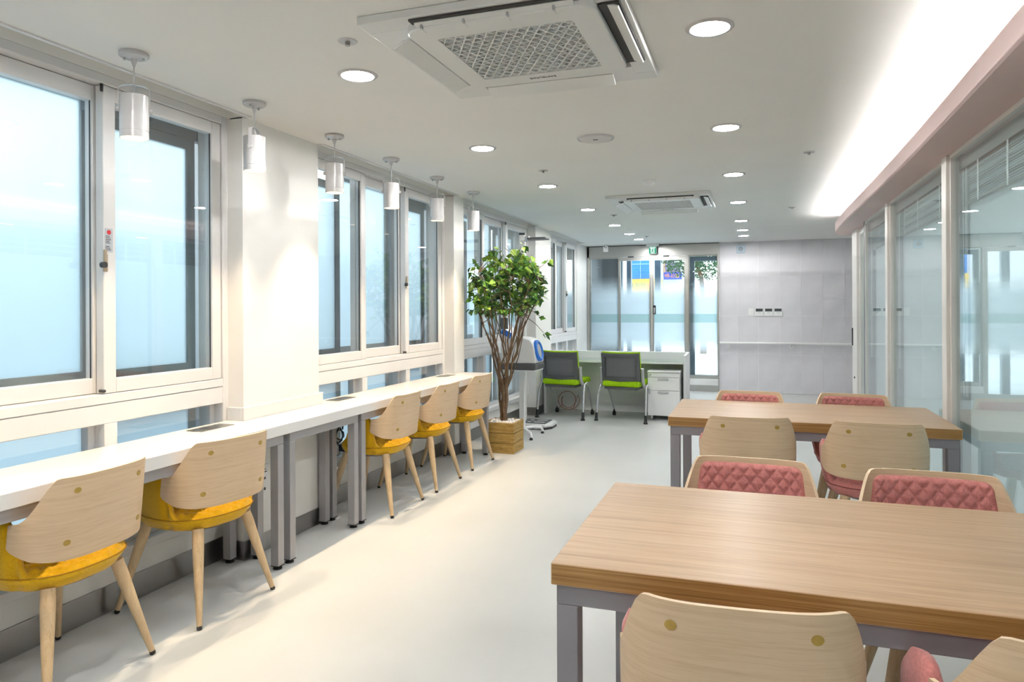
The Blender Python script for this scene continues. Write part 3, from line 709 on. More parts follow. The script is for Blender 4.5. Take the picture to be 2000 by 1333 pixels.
ac = make_ac('large white ceiling cassette air conditioner with lattice grille, at the top of the picture')
dup(ac, (-0.875, 7.20, CEIL), 0, 'small-looking white ceiling cassette air conditioner farther along the room, below the smoke detector')

sp_ = thing('ceiling_speaker', 'round white flush ceiling speaker between the two air conditioners', 'speaker', (-0.951, 4.40, CEIL))
obj('grille_disc', MB().lathe([(0.0001, -0.010), (0.098, -0.010), (0.104, -0.006)], 36), mat('speaker_grille', (0.62, 0.61, 0.61), 0.6, noise=0.05, nscale=300), sp_, smooth=30)
obj('rim', MB().lathe([(0.104, -0.001), (0.105, -0.009), (0.114, -0.007), (0.118, -0.001)], 36), M_lamp, sp_, smooth=30)
obj('badge', MB().box(-0.016, 0.016, -0.004, 0.004, -0.0125, -0.0100), M_text, sp_)
sd = thing('smoke_detector', 'white domed smoke detector on the ceiling before the far air conditioner', 'smoke detector', (-0.839, 6.005, CEIL))
obj('base', MB().lathe([(0.058, -0.0005), (0.058, -0.016), (0.052, -0.020)], 28), M_wplas, sd, smooth=30)
obj('dome', MB().lathe([(0.046, -0.020), (0.044, -0.034), (0.034, -0.046), (0.0001, -0.050)], 28), M_wplas, sd, smooth=60)
SPR = [(-1.54, 2.463, 'between the near air conditioner and the pendant lamps', 0.039), (-1.559, 5.291, 'above the aisle beyond the second downlight', 0.034), (-1.541, 8.112, 'far along the aisle beside the left downlights', 0.034),
       (0.358, 5.303, 'at the right, halfway to the pink soffit', 0.034), (0.381, 8.178, 'at the right near the end of the pink soffit', 0.034), (-1.543, 10.739, 'near the entrance doors', 0.034)]
spk = None
for x, y, d, r in SPR:
    lab = 'small white ceiling sprinkler ' + d
    if spk is None:
        spk = thing('sprinkler', lab, 'sprinkler', (x, y, CEIL), group='ceiling sprinklers')
        obj('escutcheon', MB().lathe([(0.012, -0.003), (0.036, -0.005), (0.039, -0.0005)], 24), M_lamp, spk, smooth=40)
        obj('head', MB().lathe([(0.010, -0.002), (0.010, -0.012), (0.004, -0.013), (0.004, -0.017), (0.011, -0.0175), (0.011, -0.019)], 14), mat('bronze_sprinkler', (0.30, 0.28, 0.26), 0.4, metal=0.5), spk)
    else: dup(spk, (x, y, CEIL), 0, lab)

# pendant spot lamps over the counter
def make_pendant(label):
    t = thing('pendant_lamp', label, 'pendant lamp', (0, 0, CEIL), group='white cylinder pendant lamps over the counter')
    c = obj('canopy', MB().lathe([(0.057, -0.0005), (0.058, -0.013), (0.053, -0.019), (0.026, -0.0235), (0.013, -0.027), (0.010, -0.042), (0.0045, -0.057)], 36), M_lamp, t, smooth=35)
    for q in (-1, 1): obj('canopy_screw', MB().cyl((q * 0.036, -q * 0.008, -0.018), (q * 0.036, -q * 0.008, -0.032), 0.0055, n=10), M_steel, c)
    obj('cable', MB().cyl((0, 0, -0.05), (0, 0, -0.18), 0.0032, n=8), M_acg, t)
    z1, z0, r = -0.180, -0.358, 0.0555
    b = obj('lamp_body', MB().lathe([(0.0001, z1), (r - 0.002, z1), (r, z1 - 0.002), (r, z0 + 0.030), (r - 0.0012, z0 + 0.029), (r - 0.0012, z0 + 0.027), (r, z0 + 0.026), (r, z0), (r - 0.003, z0), (r - 0.005, z0 + 0.034)], 40), M_lamp, t, smooth=35)
    obj('lens', MB().lathe([(0.0001, z0 + 0.032), (r - 0.005, z0 + 0.032)], 36), M_warm, t)
    ld = bpy.data.lights.new('lamp_beam', 'SPOT'); ld.energy = 74; ld.color = (1.0, 0.77, 0.50); ld.spot_size = R(80); ld.spot_blend = 0.9; ld.shadow_soft_size = 0.018
    lo = bpy.data.objects.new('lamp_beam', ld); COL.objects.link(lo); lo.parent = t; lo.location = (0, 0, z0 + 0.026)
    w = 0.009; pts = []
    for a in range(0, 181, 15): pts.append((math.cos(R(a)) * (r + 0.004), z1 + 0.012 + (abs(math.sin(R(a))) ** 0.45) * 0.034))
    prof = [((r + 0.004), z1 - 0.058)] + pts + [(-(r + 0.004), z1 - 0.058)]
    rows = [[Vector((x, -w, z)), Vector((x, w, z)), Vector((x * 0.965, w, z - 0.0012)), Vector((x * 0.965, -w, z - 0.0012))] for x, z in prof]
    y_ = obj('yoke', MB().loft(rows, closed_v=True, capu=True), M_lamp, t, smooth=35)
    for q in (-1, 1): obj('pivot_knob', MB().cyl((q * r, 0, z1 - 0.06), (q * (r + 0.013), 0, z1 - 0.06), 0.0105, n=16), M_lamp, y_)
    return t
PY = [2.279, 3.03, 3.767, 4.487, 5.256, 6.039]
PR = [45, 108, 33, 36, 30, 72]
PLAB = ['nearest the camera', 'in front of the first white pillar', 'at the start of the second window', 'over the middle of the second window', 'at the end of the second window', 'farthest, beside the potted tree']
pd = None
for i, y in enumerate(PY):
    lab = 'white cylinder pendant spot lamp ' + PLAB[i]
    if pd is None: pd = make_pendant(lab); pd.location = (-2.452, y, CEIL); pd.rotation_euler = (0, 0, R(PR[i]))
    else: dup(pd, (-2.452, y, CEIL), R(PR[i]), lab)
dup(pd, (-2.452, 1.52, CEIL), 0, 'white cylinder pendant spot lamp beyond the left edge of the picture')

# ------------------------------------------------------------------ counter by the windows
wt = thing('window_counter', 'long white solid surface counter top running under the windows', 'counter', (0, 0, 0))
poly = [(-2.40, 0.70), (-2.40, 6.34), (-2.699, 6.34), (-2.699, 6.154), (-2.796, 6.154), (-2.796, 3.957), (-2.699, 3.957), (-2.699, 3.233), (-2.796, 3.233), (-2.796, 0.982), (-2.699, 0.982), (-2.699, 0.70)]
obj('worktop', MB().prism(poly, 0.722, 0.78), M_work, wt, bevel=0.003)
obj('upstand', MB().box(-2.699, -2.682, 3.215, 3.975, 0.7805, 0.853).box(-2.796, -2.699, 3.215, 3.233, 0.7805, 0.853).box(-2.796, -2.699, 3.957, 3.975, 0.7805, 0.853), M_work, wt, bevel=0.002, seg=1)
obj('apron', MB().box(-2.50, -2.485, 0.95, 3.18, 0.66, 0.721).box(-2.50, -2.485, 4.06, 6.24, 0.66, 0.721), mat('pale_wood_apron', (0.55, 0.42, 0.24), 0.5, noise=0.08), wt)
for (y0, y1) in ((2.86, 3.10), (4.10, 4.32), (5.83, 6.06)):
    ol = obj('socket_plate', MB().box(-2.745, -2.645, y0, y1, 0.7805, 0.7825), M_steel, wt, bevel=0.0008, seg=1)
    obj('socket_cover', MB().box(-2.725, -2.665, y0 + 0.07, y1 - 0.07, 0.7826, 0.7832), M_kick, ol)
def leg_frame(label, y0, y1, xf, xb):
    t = thing('counter_leg_frame', label, 'table frame', (0, 0, 0), group='silver steel leg frames under the counter')
    w = 0.025
    for x in (xf, xb):
        for y in (y0, y1):
            l = obj('leg', MB().box(x - w, x + w, y - w, y + w, 0.022, 0.672), M_leg, t, bevel=0.002, seg=1)
            obj('levelling_foot', MB().lathe([(0.024, 0.001), (0.024, 0.008), (0.010, 0.013), (0.008, 0.022)], 16, (x, y, 0)).box(x - w - 0.001, x + w + 0.001, y - w - 0.001, y + w + 0.001, 0.0185, 0.0215), M_black, l)
    obj('rail', MB().box(xf - w, xf + w, y0 - w, y1 + w, 0.673, 0.7205), M_leg, t, bevel=0.002, seg=1)
    obj('rail', MB().box(xb - w, xb + w, y0 - w, y1 + w, 0.673, 0.7205), M_leg, t, bevel=0.002, seg=1)
    obj('cross_rail', MB().box(xb + w, xf - w, y0 - w, y0 + w, 0.673, 0.7205).box(xb + w, xf - w, y1 - w, y1 + w, 0.673, 0.7205), M_leg, t, bevel=0.002, seg=1)
leg_frame('silver steel leg frame under the counter at the first window', 0.98, 3.235 - 0.05, -2.44, -2.755)
leg_frame('narrow silver steel leg frame in front of the first pillar', 3.288, 3.945, -2.44, -2.655)
leg_frame('long silver steel leg frame under the counter at the second window', 4.035, 6.29, -2.44, -2.66)
# wall socket and hanging chargers under the counter
so = thing('wall_socket', 'white wall socket plate on the first pillar below the counter', 'socket', (-2.699, 3.40, 0.40))
obj('plate', MB().box(0, 0.008, -0.036, 0.036, -0.10, 0.10), M_wplas, so, bevel=0.002)
obj('port', MB().cyl((0.008, 0, -0.04), (0.0095, 0, -0.04), 0.009, n=12).box(0.008, 0.0095, -0.008, 0.008, 0.015, 0.028), M_blk2, so)
obj('print_lines', MB().box(0.008, 0.0086, -0.025, 0.02, 0.055, 0.060).box(0.008, 0.0086, -0.025, 0.01, 0.070, 0.075), M_text, so)
ca = thing('cable_bundle', 'black charger and looped cable hanging under the counter by the second window', 'cable', (-2.72, 4.22, 0.50))
pts = [(0.0, 0, 0.222)] + [(0.0 + 0.01 * math.sin(i), 0.045 * math.cos(i * 0.62), 0.06 + 0.05 * math.sin(i * 0.62) - 0.002 * i) for i in range(28)]
obj('cord', MB().tube(pts, 0.005, 6), M_black, ca, smooth=60)
pts = [(0.02, 0.12 + 0.035 * math.cos(i * 0.7) + 0.003 * i, -0.03 + 0.05 * math.sin(i * 0.7)) for i in range(30)] + [(0.02, 0.2, 0.1), (0.01, 0.1, 0.222)]
obj('cord', MB().tube(pts, 0.005, 6), M_black, ca, smooth=60)
obj('plug', MB().box(-0.02, 0.03, 0.02, 0.075, -0.09, -0.04), M_blk2, ca, bevel=0.006)

# ------------------------------------------------------------------ wooden tables
def wtable(label, x0, x1, y0, y1, ztop=0.75):
    cx, cy = (x0 + x1) / 2, (y0 + y1) / 2; hx, hy = (x1 - x0) / 2, (y1 - y0) / 2
    t = thing('wooden_table', label, 'table', (cx, cy, 0), group='wooden tables with grey steel legs')
    tm = MB().box(-hx, hx, -hy, hy, ztop - 0.056, ztop); tm.m[2:6] = [1] * 4
    obj('tabletop', tm, [M_table, M_tedge], t, bevel=0.0030, seg=2)
    i = 0.012; w = 0.055
    for sx in (-1, 1):
        for sy in (-1, 1):
            x = sx * (hx - i - w / 2); y = sy * (hy - i - w / 2)
            obj('leg', MB().box(x - w/2, x + w/2, y - w/2, y + w/2, 0.0, ztop - 0.108), M_tleg, t, bevel=0.0015, seg=1)
    zr0, zr1 = ztop - 0.107, ztop - 0.0565
    for s in (-1, 1):
        y = s * (hy - i - w / 2); obj('apron', MB().box(-hx + i, hx - i, y - w/2, y + w/2, zr0, zr1), M_tleg, t, bevel=0.0015, seg=1)
        x = s * (hx - i - w / 2); obj('apron', MB().box(x - w/2, x + w/2, -hy + i + w, hy - i - w, zr0, zr1), M_tleg, t, bevel=0.0015, seg=1)
    return t
wtable('large lacquered wooden table with grey legs in the foreground', -0.496, 1.030, 1.734, 2.612)
wtable('lacquered wooden table with grey legs farther back beside the glass partition', -0.494, 1.030, 4.280, 5.130)

# ------------------------------------------------------------------ bentwood chairs
def sgnpow(v, p): return math.copysign(abs(v) ** p, v)
def plan(th, a=0.258, b=0.250, n=2 / 3.4):
    return a * sgnpow(math.sin(th), n), -b * sgnpow(math.cos(th), n)
# arc-length table of the plan curve
_T = [i * (R(100)) / 400 for i in range(401)]; _S = [0.0]
for i in range(1, 401):
    p, q = plan(_T[i - 1]), plan(_T[i]); _S.append(_S[-1] + math.hypot(q[0] - p[0], q[1] - p[1]))
def th_of(s):
    a = abs(s); lo = 0
    for i in range(1, 401):
        if _S[i] >= a:
            f = (a - _S[i-1]) / max(1e-9, _S[i] - _S[i-1]); return math.copysign(_T[i-1] + f * (_T[i] - _T[i-1]), s)
    return math.copysign(_T[-1], s)
def lerp_tab(tab, x):
    for (x0, y0), (x1, y1) in zip(tab, tab[1:]):
        if x <= x1:
            f = max(0.0, (x - x0) / (x1 - x0)); return y0 + f * (y1 - y0)
    return tab[-1][1]
ZTOP = [(0, 0.812), (0.198, 0.813), (0.210, 0.810), (0.220, 0.802), (0.229, 0.788), (0.240, 0.769), (0.254, 0.744), (0.268, 0.719), (0.282, 0.697), (0.297, 0.679), (0.313, 0.667), (0.330, 0.660), (0.360, 0.656)]
ZBOT = [(0, 0.512), (0.10, 0.513), (0.20, 0.519), (0.27, 0.531), (0.31, 0.546), (0.345, 0.562), (0.360, 0.575)]
S_TIP = 0.360
def shell_pt(s, z, off=0.0):
    th = th_of(s); x, y = plan(th); x2, y2 = plan(th + 0.01); x1, y1 = plan(th - 0.01)
    tx, ty = x2 - x1, y2 - y1; L = math.hypot(tx, ty) or 1
    nx, ny = -ty / L, tx / L                # inward normal
    k = 1 - max(0, z - 0.62) * 0.10
    return Vector((x * k + nx * off, y + ny * off - (z - 0.46) * 0.115, z))
def chair_meshes(fab, seam):
    D = {}
    ns, nz = 48, 14; th = 0.011
    out, inn = [], []
    for i in range(ns + 1):
        s = S_TIP * (2 * i / ns - 1); zt = lerp_tab(ZTOP, abs(s)); zb = lerp_tab(ZBOT, abs(s))
        out.append([shell_pt(s, zb + (zt - zb) * j / nz) for j in range(nz + 1)])
        inn.append([shell_pt(s, zb + (zt - zb) * j / nz, th) for j in range(nz + 1)])
    m = MB(); m.loft(out); m.loft(inn)
    m.loft([[o[-1] for o in out], [o[-1] for o in inn]], mi=1); m.loft([[o[0] for o in out], [o[0] for o in inn]], mi=1)
    m.loft([out[0], inn[0]], mi=1); m.loft([out[-1], inn[-1]], mi=1)
    D['back'] = m.mesh('backrest', [M_oak, M_ply], smooth=40, weld=True)
    # quilted pad on the inner face
    nu, nv = 104, 62; g = []; e = []
    for i in range(nu + 1):
        u = 2 * i / nu - 1; row = []; er = []
        for j in range(nv + 1):
            v = j / nv
            hw = 0.199 + 0.03 * (1 - v)
            s = u * hw; z = 0.555 + v * 0.237
            # rounded corners at the top
            ed = min((1 - abs(u)) * hw, (1 - v) * 0.232, v * 0.232 + 0.01)
            a, b = (s / 0.050 + z / 0.060), (s / 0.050 - z / 0.060)
            q = min(abs((a % 1) - 0.5) * 2, abs((b % 1) - 0.5) * 2); q = min(abs(a - round(a)), abs(b - round(b))) * 2
            h = 0.008 + 0.010 * min(1, q * 1.5) ** 0.55
            h *= min(1, max(0.0, ed) / 0.016) ** 0.5
            rcor = 0.03; dx = max(0, abs(s) - (hw - rcor)); dz = max(0, z - (0.792 - rcor))
            if dx > 0 and dz > 0:
                dd = math.hypot(dx, dz)
                if dd > rcor:
                    f = rcor / dd; s = math.copysign(hw - rcor + dx * f, s); z = 0.792 - rcor + dz * f; h = 0
            row.append(shell_pt(s, z, th + h)); er.append(shell_pt(s, z, th - 0.002))
        g.append(row); e.append(er)
    m = MB(); m.loft(g); m.loft([[r[0] for r in g], [r[0] for r in e]]); m.loft([[r[-1] for r in g], [r[-1] for r in e]]); m.loft([g[0], e[0]]); m.loft([g[-1], e[-1]])
    D['pad'] = m.mesh('back_pad', fab, smooth=50, weld=True)
    # upholstered tub: rim round the seat that rises into the arms
    n = 96; rows = []
    HT = [(0, 0.442), (45, 0.444), (58, 0.452), (67, 0.490), (73, 0.560), (78, 0.632), (82, 0.664), (86, 0.674), (91, 0.672), (97, 0.656), (103, 0.618), (109, 0.560), (116, 0.500), (126, 0.458), (140, 0.450), (180, 0.446)]
    for i in range(n):
        d = 360 * i / n; dd = d if d <= 180 else 360 - d
        t = R(d); H = lerp_tab(HT, dd)
        x, y = plan(t, n=2 / 2.6)
        sc = lerp_tab([(0, 0.905), (50, 0.915), (66, 0.93), (75, 0.945), (79.5, 0.995), (95, 1.0), (120, 0.97), (180, 0.90)], dd)
        th2 = lerp_tab([(0, 0.030), (50, 0.032), (80, 0.040), (110, 0.036), (180, 0.03)], dd)
        z0 = 0.398; sec = []
        def P(k, z, inset):
            f = 1 - inset / 0.27
            return Vector((x * k * f, y * k * f - max(0, z - 0.46) * 0.115, z))
        ks = lambda z: sc * (0.80 + 0.20 * min(1, (z - z0) / 0.075) ** 0.6) if H < 0.5 else sc * (0.80 + 0.20 * min(1, (z - z0) / 0.16) ** 0.6)
        sec.append(P(sc * 0.70, z0, 0))
        for f in (0.04, 0.25, 0.5, 0.75, 0.92): z = z0 + (H - z0) * f; sec.append(P(ks(z), z, 0))
        sec.append(P(ks(H), H + 0.006, th2 * 0.35)); sec.append(P(ks(H), H + 0.002, th2 * 0.8))
        for f in (0.85, 0.5, 0.2): z = z0 + (H - z0) * f; sec.append(P(ks(z), z, th2 + 0.004))
        sec.append(P(sc * 0.62, z0 + 0.015, 0))
        rows.append(sec)
    m = MB(); m.loft(rows, closed_u=True, closed_v=True)
    D['tub'] = m.mesh('seat_tub', fab, smooth=60)
    # piping seam along the rim of the tub
    sp = []
    for i in range(-int(n * 62 / 360), int(n * 62 / 360) + 1):
        sec = rows[i % n]; p = sec[5].copy(); c = Vector((0, 0, p.z)); sp.append(p + (p - c).normalized() * 0.0008)
    D['seam'] = MB().tube(sp, 0.0022, 5).mesh('piping', seam, smooth=60)
    # quilted seat cushion
    nr, na = 44, 120; g = []
    for i in range(nr + 1):
        f = i / nr; row = []
        for k in range(na):
            t = 2 * PI * k / na; x, y = plan(t, 0.232, 0.226, 2 / 2.5); x *= f; y *= f
            dome = 0.496 - 0.022 * f ** 4
            a, b = (x / 0.05 + y / 0.06), (x / 0.05 - y / 0.06)
            q = min(abs(a - round(a)), abs(b - round(b))) * 2
            z = dome - 0.014 * (1 - min(1, q * 1.8) ** 0.6)
            if f > 0.93: z -= (f - 0.93) / 0.07 * 0.012
            row.append(Vector((x, y, z)))
        g.append(row)
    g.append([Vector((v.x * 1.01, v.y * 1.01, 0.452)) for v in g[-1]]); g.append([Vector((v.x * 0.97, v.y * 0.97, 0.435)) for v in g[-2]])
    m = MB(); m.loft(g, closed_v=True); D['cush'] = m.mesh('seat_cushion', fab, smooth=60, weld=True)
    sp = [Vector((v.x * 1.012, v.y * 1.012, 0.457)) for v in g[nr]]; sp.append(sp[0])
    D['cseam'] = MB().tube(sp, 0.0028, 5).mesh('cushion_piping', seam, smooth=60)
    return D
LEGM, CAPM = [], []
for sx in (-1, 1):
    for sy in (-1, 1):
        p0 = Vector((sx * 0.150, sy * 0.152, 0.405)); p1 = Vector((sx * 0.236, sy * 0.244, 0.012)); pm = p0.lerp(p1, 0.35)
        LEGM.append(MB().tube([p0, p0.lerp(p1, 0.12), pm, p1], [0.0245, 0.0255, 0.0225, 0.0115], 16).mesh('leg', M_legw, smooth=50))
        d = (p1 - p0).normalized()
        CAPM.append(MB().tube([p1 - d * 0.004, p1 + d * 0.008, p1 + d * 0.0115], [0.0120, 0.0118, 0.0085], 14).mesh('foot_cap', M_black, smooth=50))
UNDER = MB().lathe([(0.0001, 0.384), (0.155, 0.384), (0.185, 0.398), (0.185, 0.402)], 28).mesh('under_plate', M_blk2, smooth=40)
def plug_mesh(s, z):
    vs = []; m = MB()
    for h in (0.001, -0.0016):
        for k in range(20): t = 2 * PI * k / 20; vs.append(shell_pt(s + 0.0125 * math.cos(t), z + 0.0105 * math.sin(t), h))
    vs.append(shell_pt(s, z, -0.0022))
    m.add(vs, [(20 + i, 20 + (i+1) % 20, 40) for i in range(20)] + [(i, (i+1) % 20, 20 + (i+1) % 20, 20 + i) for i in range(20)])
    return m.mesh('fixing_plug', M_plug)
PLUGM = [plug_mesh(s, z) for s, z in ((-0.140, 0.762), (0.140, 0.762), (-0.160, 0.580), (0.160, 0.580))]
def make_chair(label, D, group):
    t = thing('bentwood_chair', label, 'chair', group=group)
    b = obj('backrest', D['back'], None, t)
    for p in PLUGM: obj('fixing_plug', p, None, b)
    obj('back_pad', D['pad'], None, t)
    u = obj('seat_tub', D['tub'], None, t); obj('piping', D['seam'], None, u)
    c = obj('seat_cushion', D['cush'], None, t); obj('cushion_piping', D['cseam'], None, c)
    obj('under_plate', UNDER, None, t)
    for l, f in zip(LEGM, CAPM): q = obj('leg', l, None, t); obj('foot_cap', f, None, q)
    return t
def place(proto, x, y, rz, label, group, twist=0):
    c = dup(proto, (x, y, 0), R(rz + twist), label, group)
    if twist:
        for ch in c.children:
            if ch.name.startswith('leg'): ch.rotation_euler = (0, 0, R(-twist))
    return c
DY = chair_meshes(M_yel, M_seam_y); DP = chair_meshes(M_pink, M_seam_p)
GY, GP = 'bentwood chairs with mustard seats along the counter', 'bentwood chairs with rose quilted pads at the tables'
def first(D, x, y, rz, label, group):
    c = make_chair(label, D, group); c.location = (x, y, 0); c.rotation_euler = (0, 0, R(rz)); return c
yc = first(DY, -2.552, 1.985, 93, 'bentwood chair with mustard seat nearest the camera at the counter', GY)
place(yc, -2.535, 2.712, 88, 'bentwood chair with mustard seat at the counter, turned to show its left arm', GY, twist=-8)
place(yc, -2.545, 4.425, 91, 'bentwood chair with mustard seat just beyond the paired counter legs', GY)
place(yc, -2.540, 5.11, 91, 'middle of the three far bentwood chairs with mustard seats', GY)
place(yc, -2.545, 5.872, 89, 'bentwood chair with mustard seat at the counter end beside the wooden planter', GY)
pc = first(DP, -0.048, 1.728, 4.5, 'bentwood chair with rose seat in front of the foreground table, left one', GP)
place(pc, 0.560, 1.748, 10, 'bentwood chair with rose seat cut by the bottom right corner of the picture', GP)
place(pc, -0.054, 4.245, 5, 'bentwood chair with rose seat on the near side of the far table, left one', GP)
place(pc, 0.590, 4.235, 2, 'bentwood chair with rose seat on the near side of the far table, right one', GP, twist=-3)
place(pc, -0.027, 2.620, 178.5, 'bentwood chair with rose quilted back beyond the foreground table, left one', GP)
place(pc, 0.578, 2.580, 178.5, 'bentwood chair with rose quilted back beyond the foreground table, right one', GP)
place(pc, -0.052, 4.935, 177, 'bentwood chair with rose back at the far side of the far table, left one', GP)
place(pc, 0.595, 4.965, 175, 'bentwood chair with rose back at the far side of the far table, right one', GP)

# ------------------------------------------------------------------ potted tree
pt = thing('potted_tree', 'artificial green leafy tree in a square plank planter filled with white pebbles', 'potted tree', (-2.345, 6.545, 0))
HW = 0.155; PH = 0.292
pl_m = {}
for side in range(4):
    for row in range(3):
        z0 = row * 0.098; z1 = z0 + 0.094 + (0.004 if row == 2 else 0)
        o = obj('plank', MB().box(-HW + (0.018 if side % 2 else 0), HW - (0.018 if side % 2 else 0), HW - 0.018 + random.uniform(-0.001, 0.001), HW, z0 + 0.001, z1), M_pine, pt, bevel=0.002, seg=1)
        o.rotation_euler = (0, 0, side * PI / 2)
gm = MB(); rg = random.Random(5)
ico = [(0,0,1),(0.894,0,0.447),(0.276,0.851,0.447),(-0.724,0.526,0.447),(-0.724,-0.526,0.447),(0.276,-0.851,0.447),(0.724,0.526,-0.447),(-0.276,0.851,-0.447),(-0.894,0,-0.447),(-0.276,-0.851,-0.447),(0.724,-0.526,-0.447),(0,0,-1)]
icf = [(0,1,2),(0,2,3),(0,3,4),(0,4,5),(0,5,1),(1,6,2),(2,7,3),(3,8,4),(4,9,5),(5,10,1),(6,7,2),(7,8,3),(8,9,4),(9,10,5),(10,6,1),(11,7,6),(11,8,7),(11,9,8),(11,10,9),(11,6,10)]
gm.box(-HW + 0.02, HW - 0.02, -HW + 0.02, HW - 0.02, 0.20, 0.272)
for i in range(260):
    c = Vector((rg.uniform(-0.128, 0.128), rg.uniform(-0.128, 0.128), 0.275 + rg.uniform(0, 0.020))); r = rg.uniform(0.009, 0.017)
    e = Matrix.Rotation(rg.uniform(0, 6), 3, 'Z')
    gm.add([c + e @ Vector((x * r * 1.2, y * r, z * r * 0.75)) for x, y, z in ico], icf)
g = obj('pebbles', gm, M_gravel, pt, smooth=70); g['kind'] = 'stuff'
rt = random.Random(11)
CC = Vector((0.035, 0.03, 1.655)); CR = Vector((0.415, 0.38, 0.39))
leaf_pts = []
def ok(p):   # stay clear of the wall, pillar and window behind
    X, Y = p.x - 2.345, p.y + 6.545
    return X > -2.755 and not (X < -2.64 and Y < 6.46)
NST = 9
for k in range(NST):
    az = 2 * PI * k / NST + rt.uniform(-0.25, 0.25)
    base = Vector((rt.uniform(-0.035, 0.035), rt.uniform(-0.035, 0.035), 0.275))
    rr1 = rt.uniform(0.6, 1.0)
    top = CC + Vector((math.cos(az) * CR.x * rr1, math.sin(az) * CR.y * rr1, rt.uniform(-0.16, 0.10)))
    pts = []; rads = []; N = 12
    for i in range(N + 1):
        f = i / N
        spread = f ** 1.7
        p = Vector((base.x + (top.x - base.x) * spread, base.y + (top.y - base.y) * spread, base.z + (top.z - base.z) * f))
        p += Vector((rt.uniform(-1, 1), rt.uniform(-1, 1), 0)) * (0.020 if 0 < i < N else 0)
        if not ok(p): p.x = max(p.x, -0.40)
        pts.append(p); rads.append(0.0105 * (1 - f) ** 0.7 + 0.0028)
    m = MB(); m.tube(pts, rads, 7)
    for fk in (4, 6):        # forks low on the stem
        st = pts[fk]; az2 = az + rt.choice((-1, 1)) * rt.uniform(0.5, 1.1)
        tgt = CC + Vector((math.cos(az2) * CR.x * 0.85, math.sin(az2) * CR.y * 0.85, rt.uniform(-0.25, 0.15)))
        if not ok(tgt): continue
        fp_ = [st.lerp(tgt, q / 6) + Vector((rt.uniform(-1, 1), rt.uniform(-1, 1), 0)) * (0.016 if 0 < q < 6 else 0) + Vector((0, 0, 0.05 * math.sin(q / 6 * PI))) for q in range(7)]
        m.tube(fp_, [0.006 - 0.0006 * q for q in range(7)], 6)
        leaf_pts += fp_[-2:]
    for tw in range(12):
        u = Vector((rt.gauss(0, 1), rt.gauss(0, 1), rt.gauss(0, 1))).normalized() * rt.uniform(0.25, 1.0) ** 0.45
        u = (u + Vector((math.cos(az), math.sin(az), 0)) * 0.35)
        if u.length > 1: u.normalize()
        tgt = CC + Vector((u.x * CR.x, u.y * CR.y, u.z * CR.z))
        if not ok(tgt): continue
        i0 = min(range(5, N + 1), key=lambda q: (pts[q] - tgt).length + max(0, pts[q].z - tgt.z) * 1.5)
        st = pts[i0]
        mid = st.lerp(tgt, 0.55) + Vector((rt.uniform(-1, 1), rt.uniform(-1, 1), rt.uniform(-0.3, 1))) * 0.03
        if not ok(mid): mid = st.lerp(tgt, 0.5)
        m.tube([st, mid, tgt], [0.0040, 0.0030, 0.0018], 5)
        for q in range(9):
            f = rt.uniform(0.3, 1.0); p = st.lerp(mid, f * 2) if f < 0.5 else mid.lerp(tgt, f * 2 - 1)
            leaf_pts.append(p)
    obj('stem', m, M_bark, pt, smooth=60)
# a few stray low twigs on the right
for tip in ((0.44, -0.02, 1.14), (0.36, 0.05, 1.32), (0.47, 0.0, 1.86), (-0.36, 0.02, 1.80), (0.22, -0.1, 2.0), (0.40, 0.08, 1.58), (-0.37, 0.0, 1.36)):
    tip = Vector(tip); st = CC + (tip - CC) * 0.35 - Vector((0, 0, 0.12)); mid = st.lerp(tip, 0.6) + Vector((0, 0, 0.02))
    obj('twig', MB().tube([st, mid, tip], [0.004, 0.003, 0.0018], 5), M_bark, pt, smooth=60)
    for q in range(4): leaf_pts.append(tip + Vector((rt.uniform(-.03, .03), rt.uniform(-.03, .03), rt.uniform(-.03, .03))))
# leaves: pointed, folded along the midrib
LM = []
for c in range(3):
    mb_ = MB(); mb_.add([(0, 0, 0), (0.018, 0.012, 0.003), (0.027, 0.022, 0.002), (0.014, 0.046, -0.002), (0, 0.068, -0.008), (-0.014, 0.046, -0.002), (-0.027, 0.022, 0.002), (-0.018, 0.012, 0.003), (0, 0.024, -0.004), (0, 0.045, -0.006)],
                      [(0, 1, 8), (1, 2, 8), (2, 3, 9, 8), (3, 4, 9), (0, 8, 7), (7, 8, 6), (6, 8, 9, 5), (5, 9, 4)])
    LM.append(mb_.mesh('leaf', M_leaf[c]))
camv = Vector((2.345, -6.545, 1.40))
infos = []
for p in leaf_pts:
    for rep in range(1):
        d = Vector((rt.gauss(0, 0.7), rt.gauss(0, 0.7), rt.gauss(-0.35, 0.6)))
        rot = d.to_track_quat('Y', 'Z').to_matrix().to_4x4() @ Matrix.Rotation(rt.uniform(-1.1, 1.1), 4, 'Y')
        s_ = rt.uniform(0.8, 1.3)
        q = p + Vector((rt.uniform(-1, 1), rt.uniform(-1, 1), rt.uniform(-1, 1))) * 0.018
        if not ok(q): continue
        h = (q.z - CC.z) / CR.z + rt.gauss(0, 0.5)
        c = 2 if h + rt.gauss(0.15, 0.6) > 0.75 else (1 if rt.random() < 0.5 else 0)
        infos.append(((q - camv).length, q, rot, s_, c))
infos.sort(key=lambda a: a[0])
st_m = [MB(), MB(), MB()]
for i, (d, q, rot, s_, c) in enumerate(infos):
    M4 = Matrix.Translation(q) @ rot @ Matrix.Scale(s_, 4)
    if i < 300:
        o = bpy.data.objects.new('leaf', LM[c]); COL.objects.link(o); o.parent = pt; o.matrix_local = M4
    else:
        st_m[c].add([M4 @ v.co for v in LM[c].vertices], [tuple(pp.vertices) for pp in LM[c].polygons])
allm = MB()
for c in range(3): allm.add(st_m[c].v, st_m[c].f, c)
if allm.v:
    o = obj('leaf_cluster', allm, M_leaf, pt); o['kind'] = 'stuff'

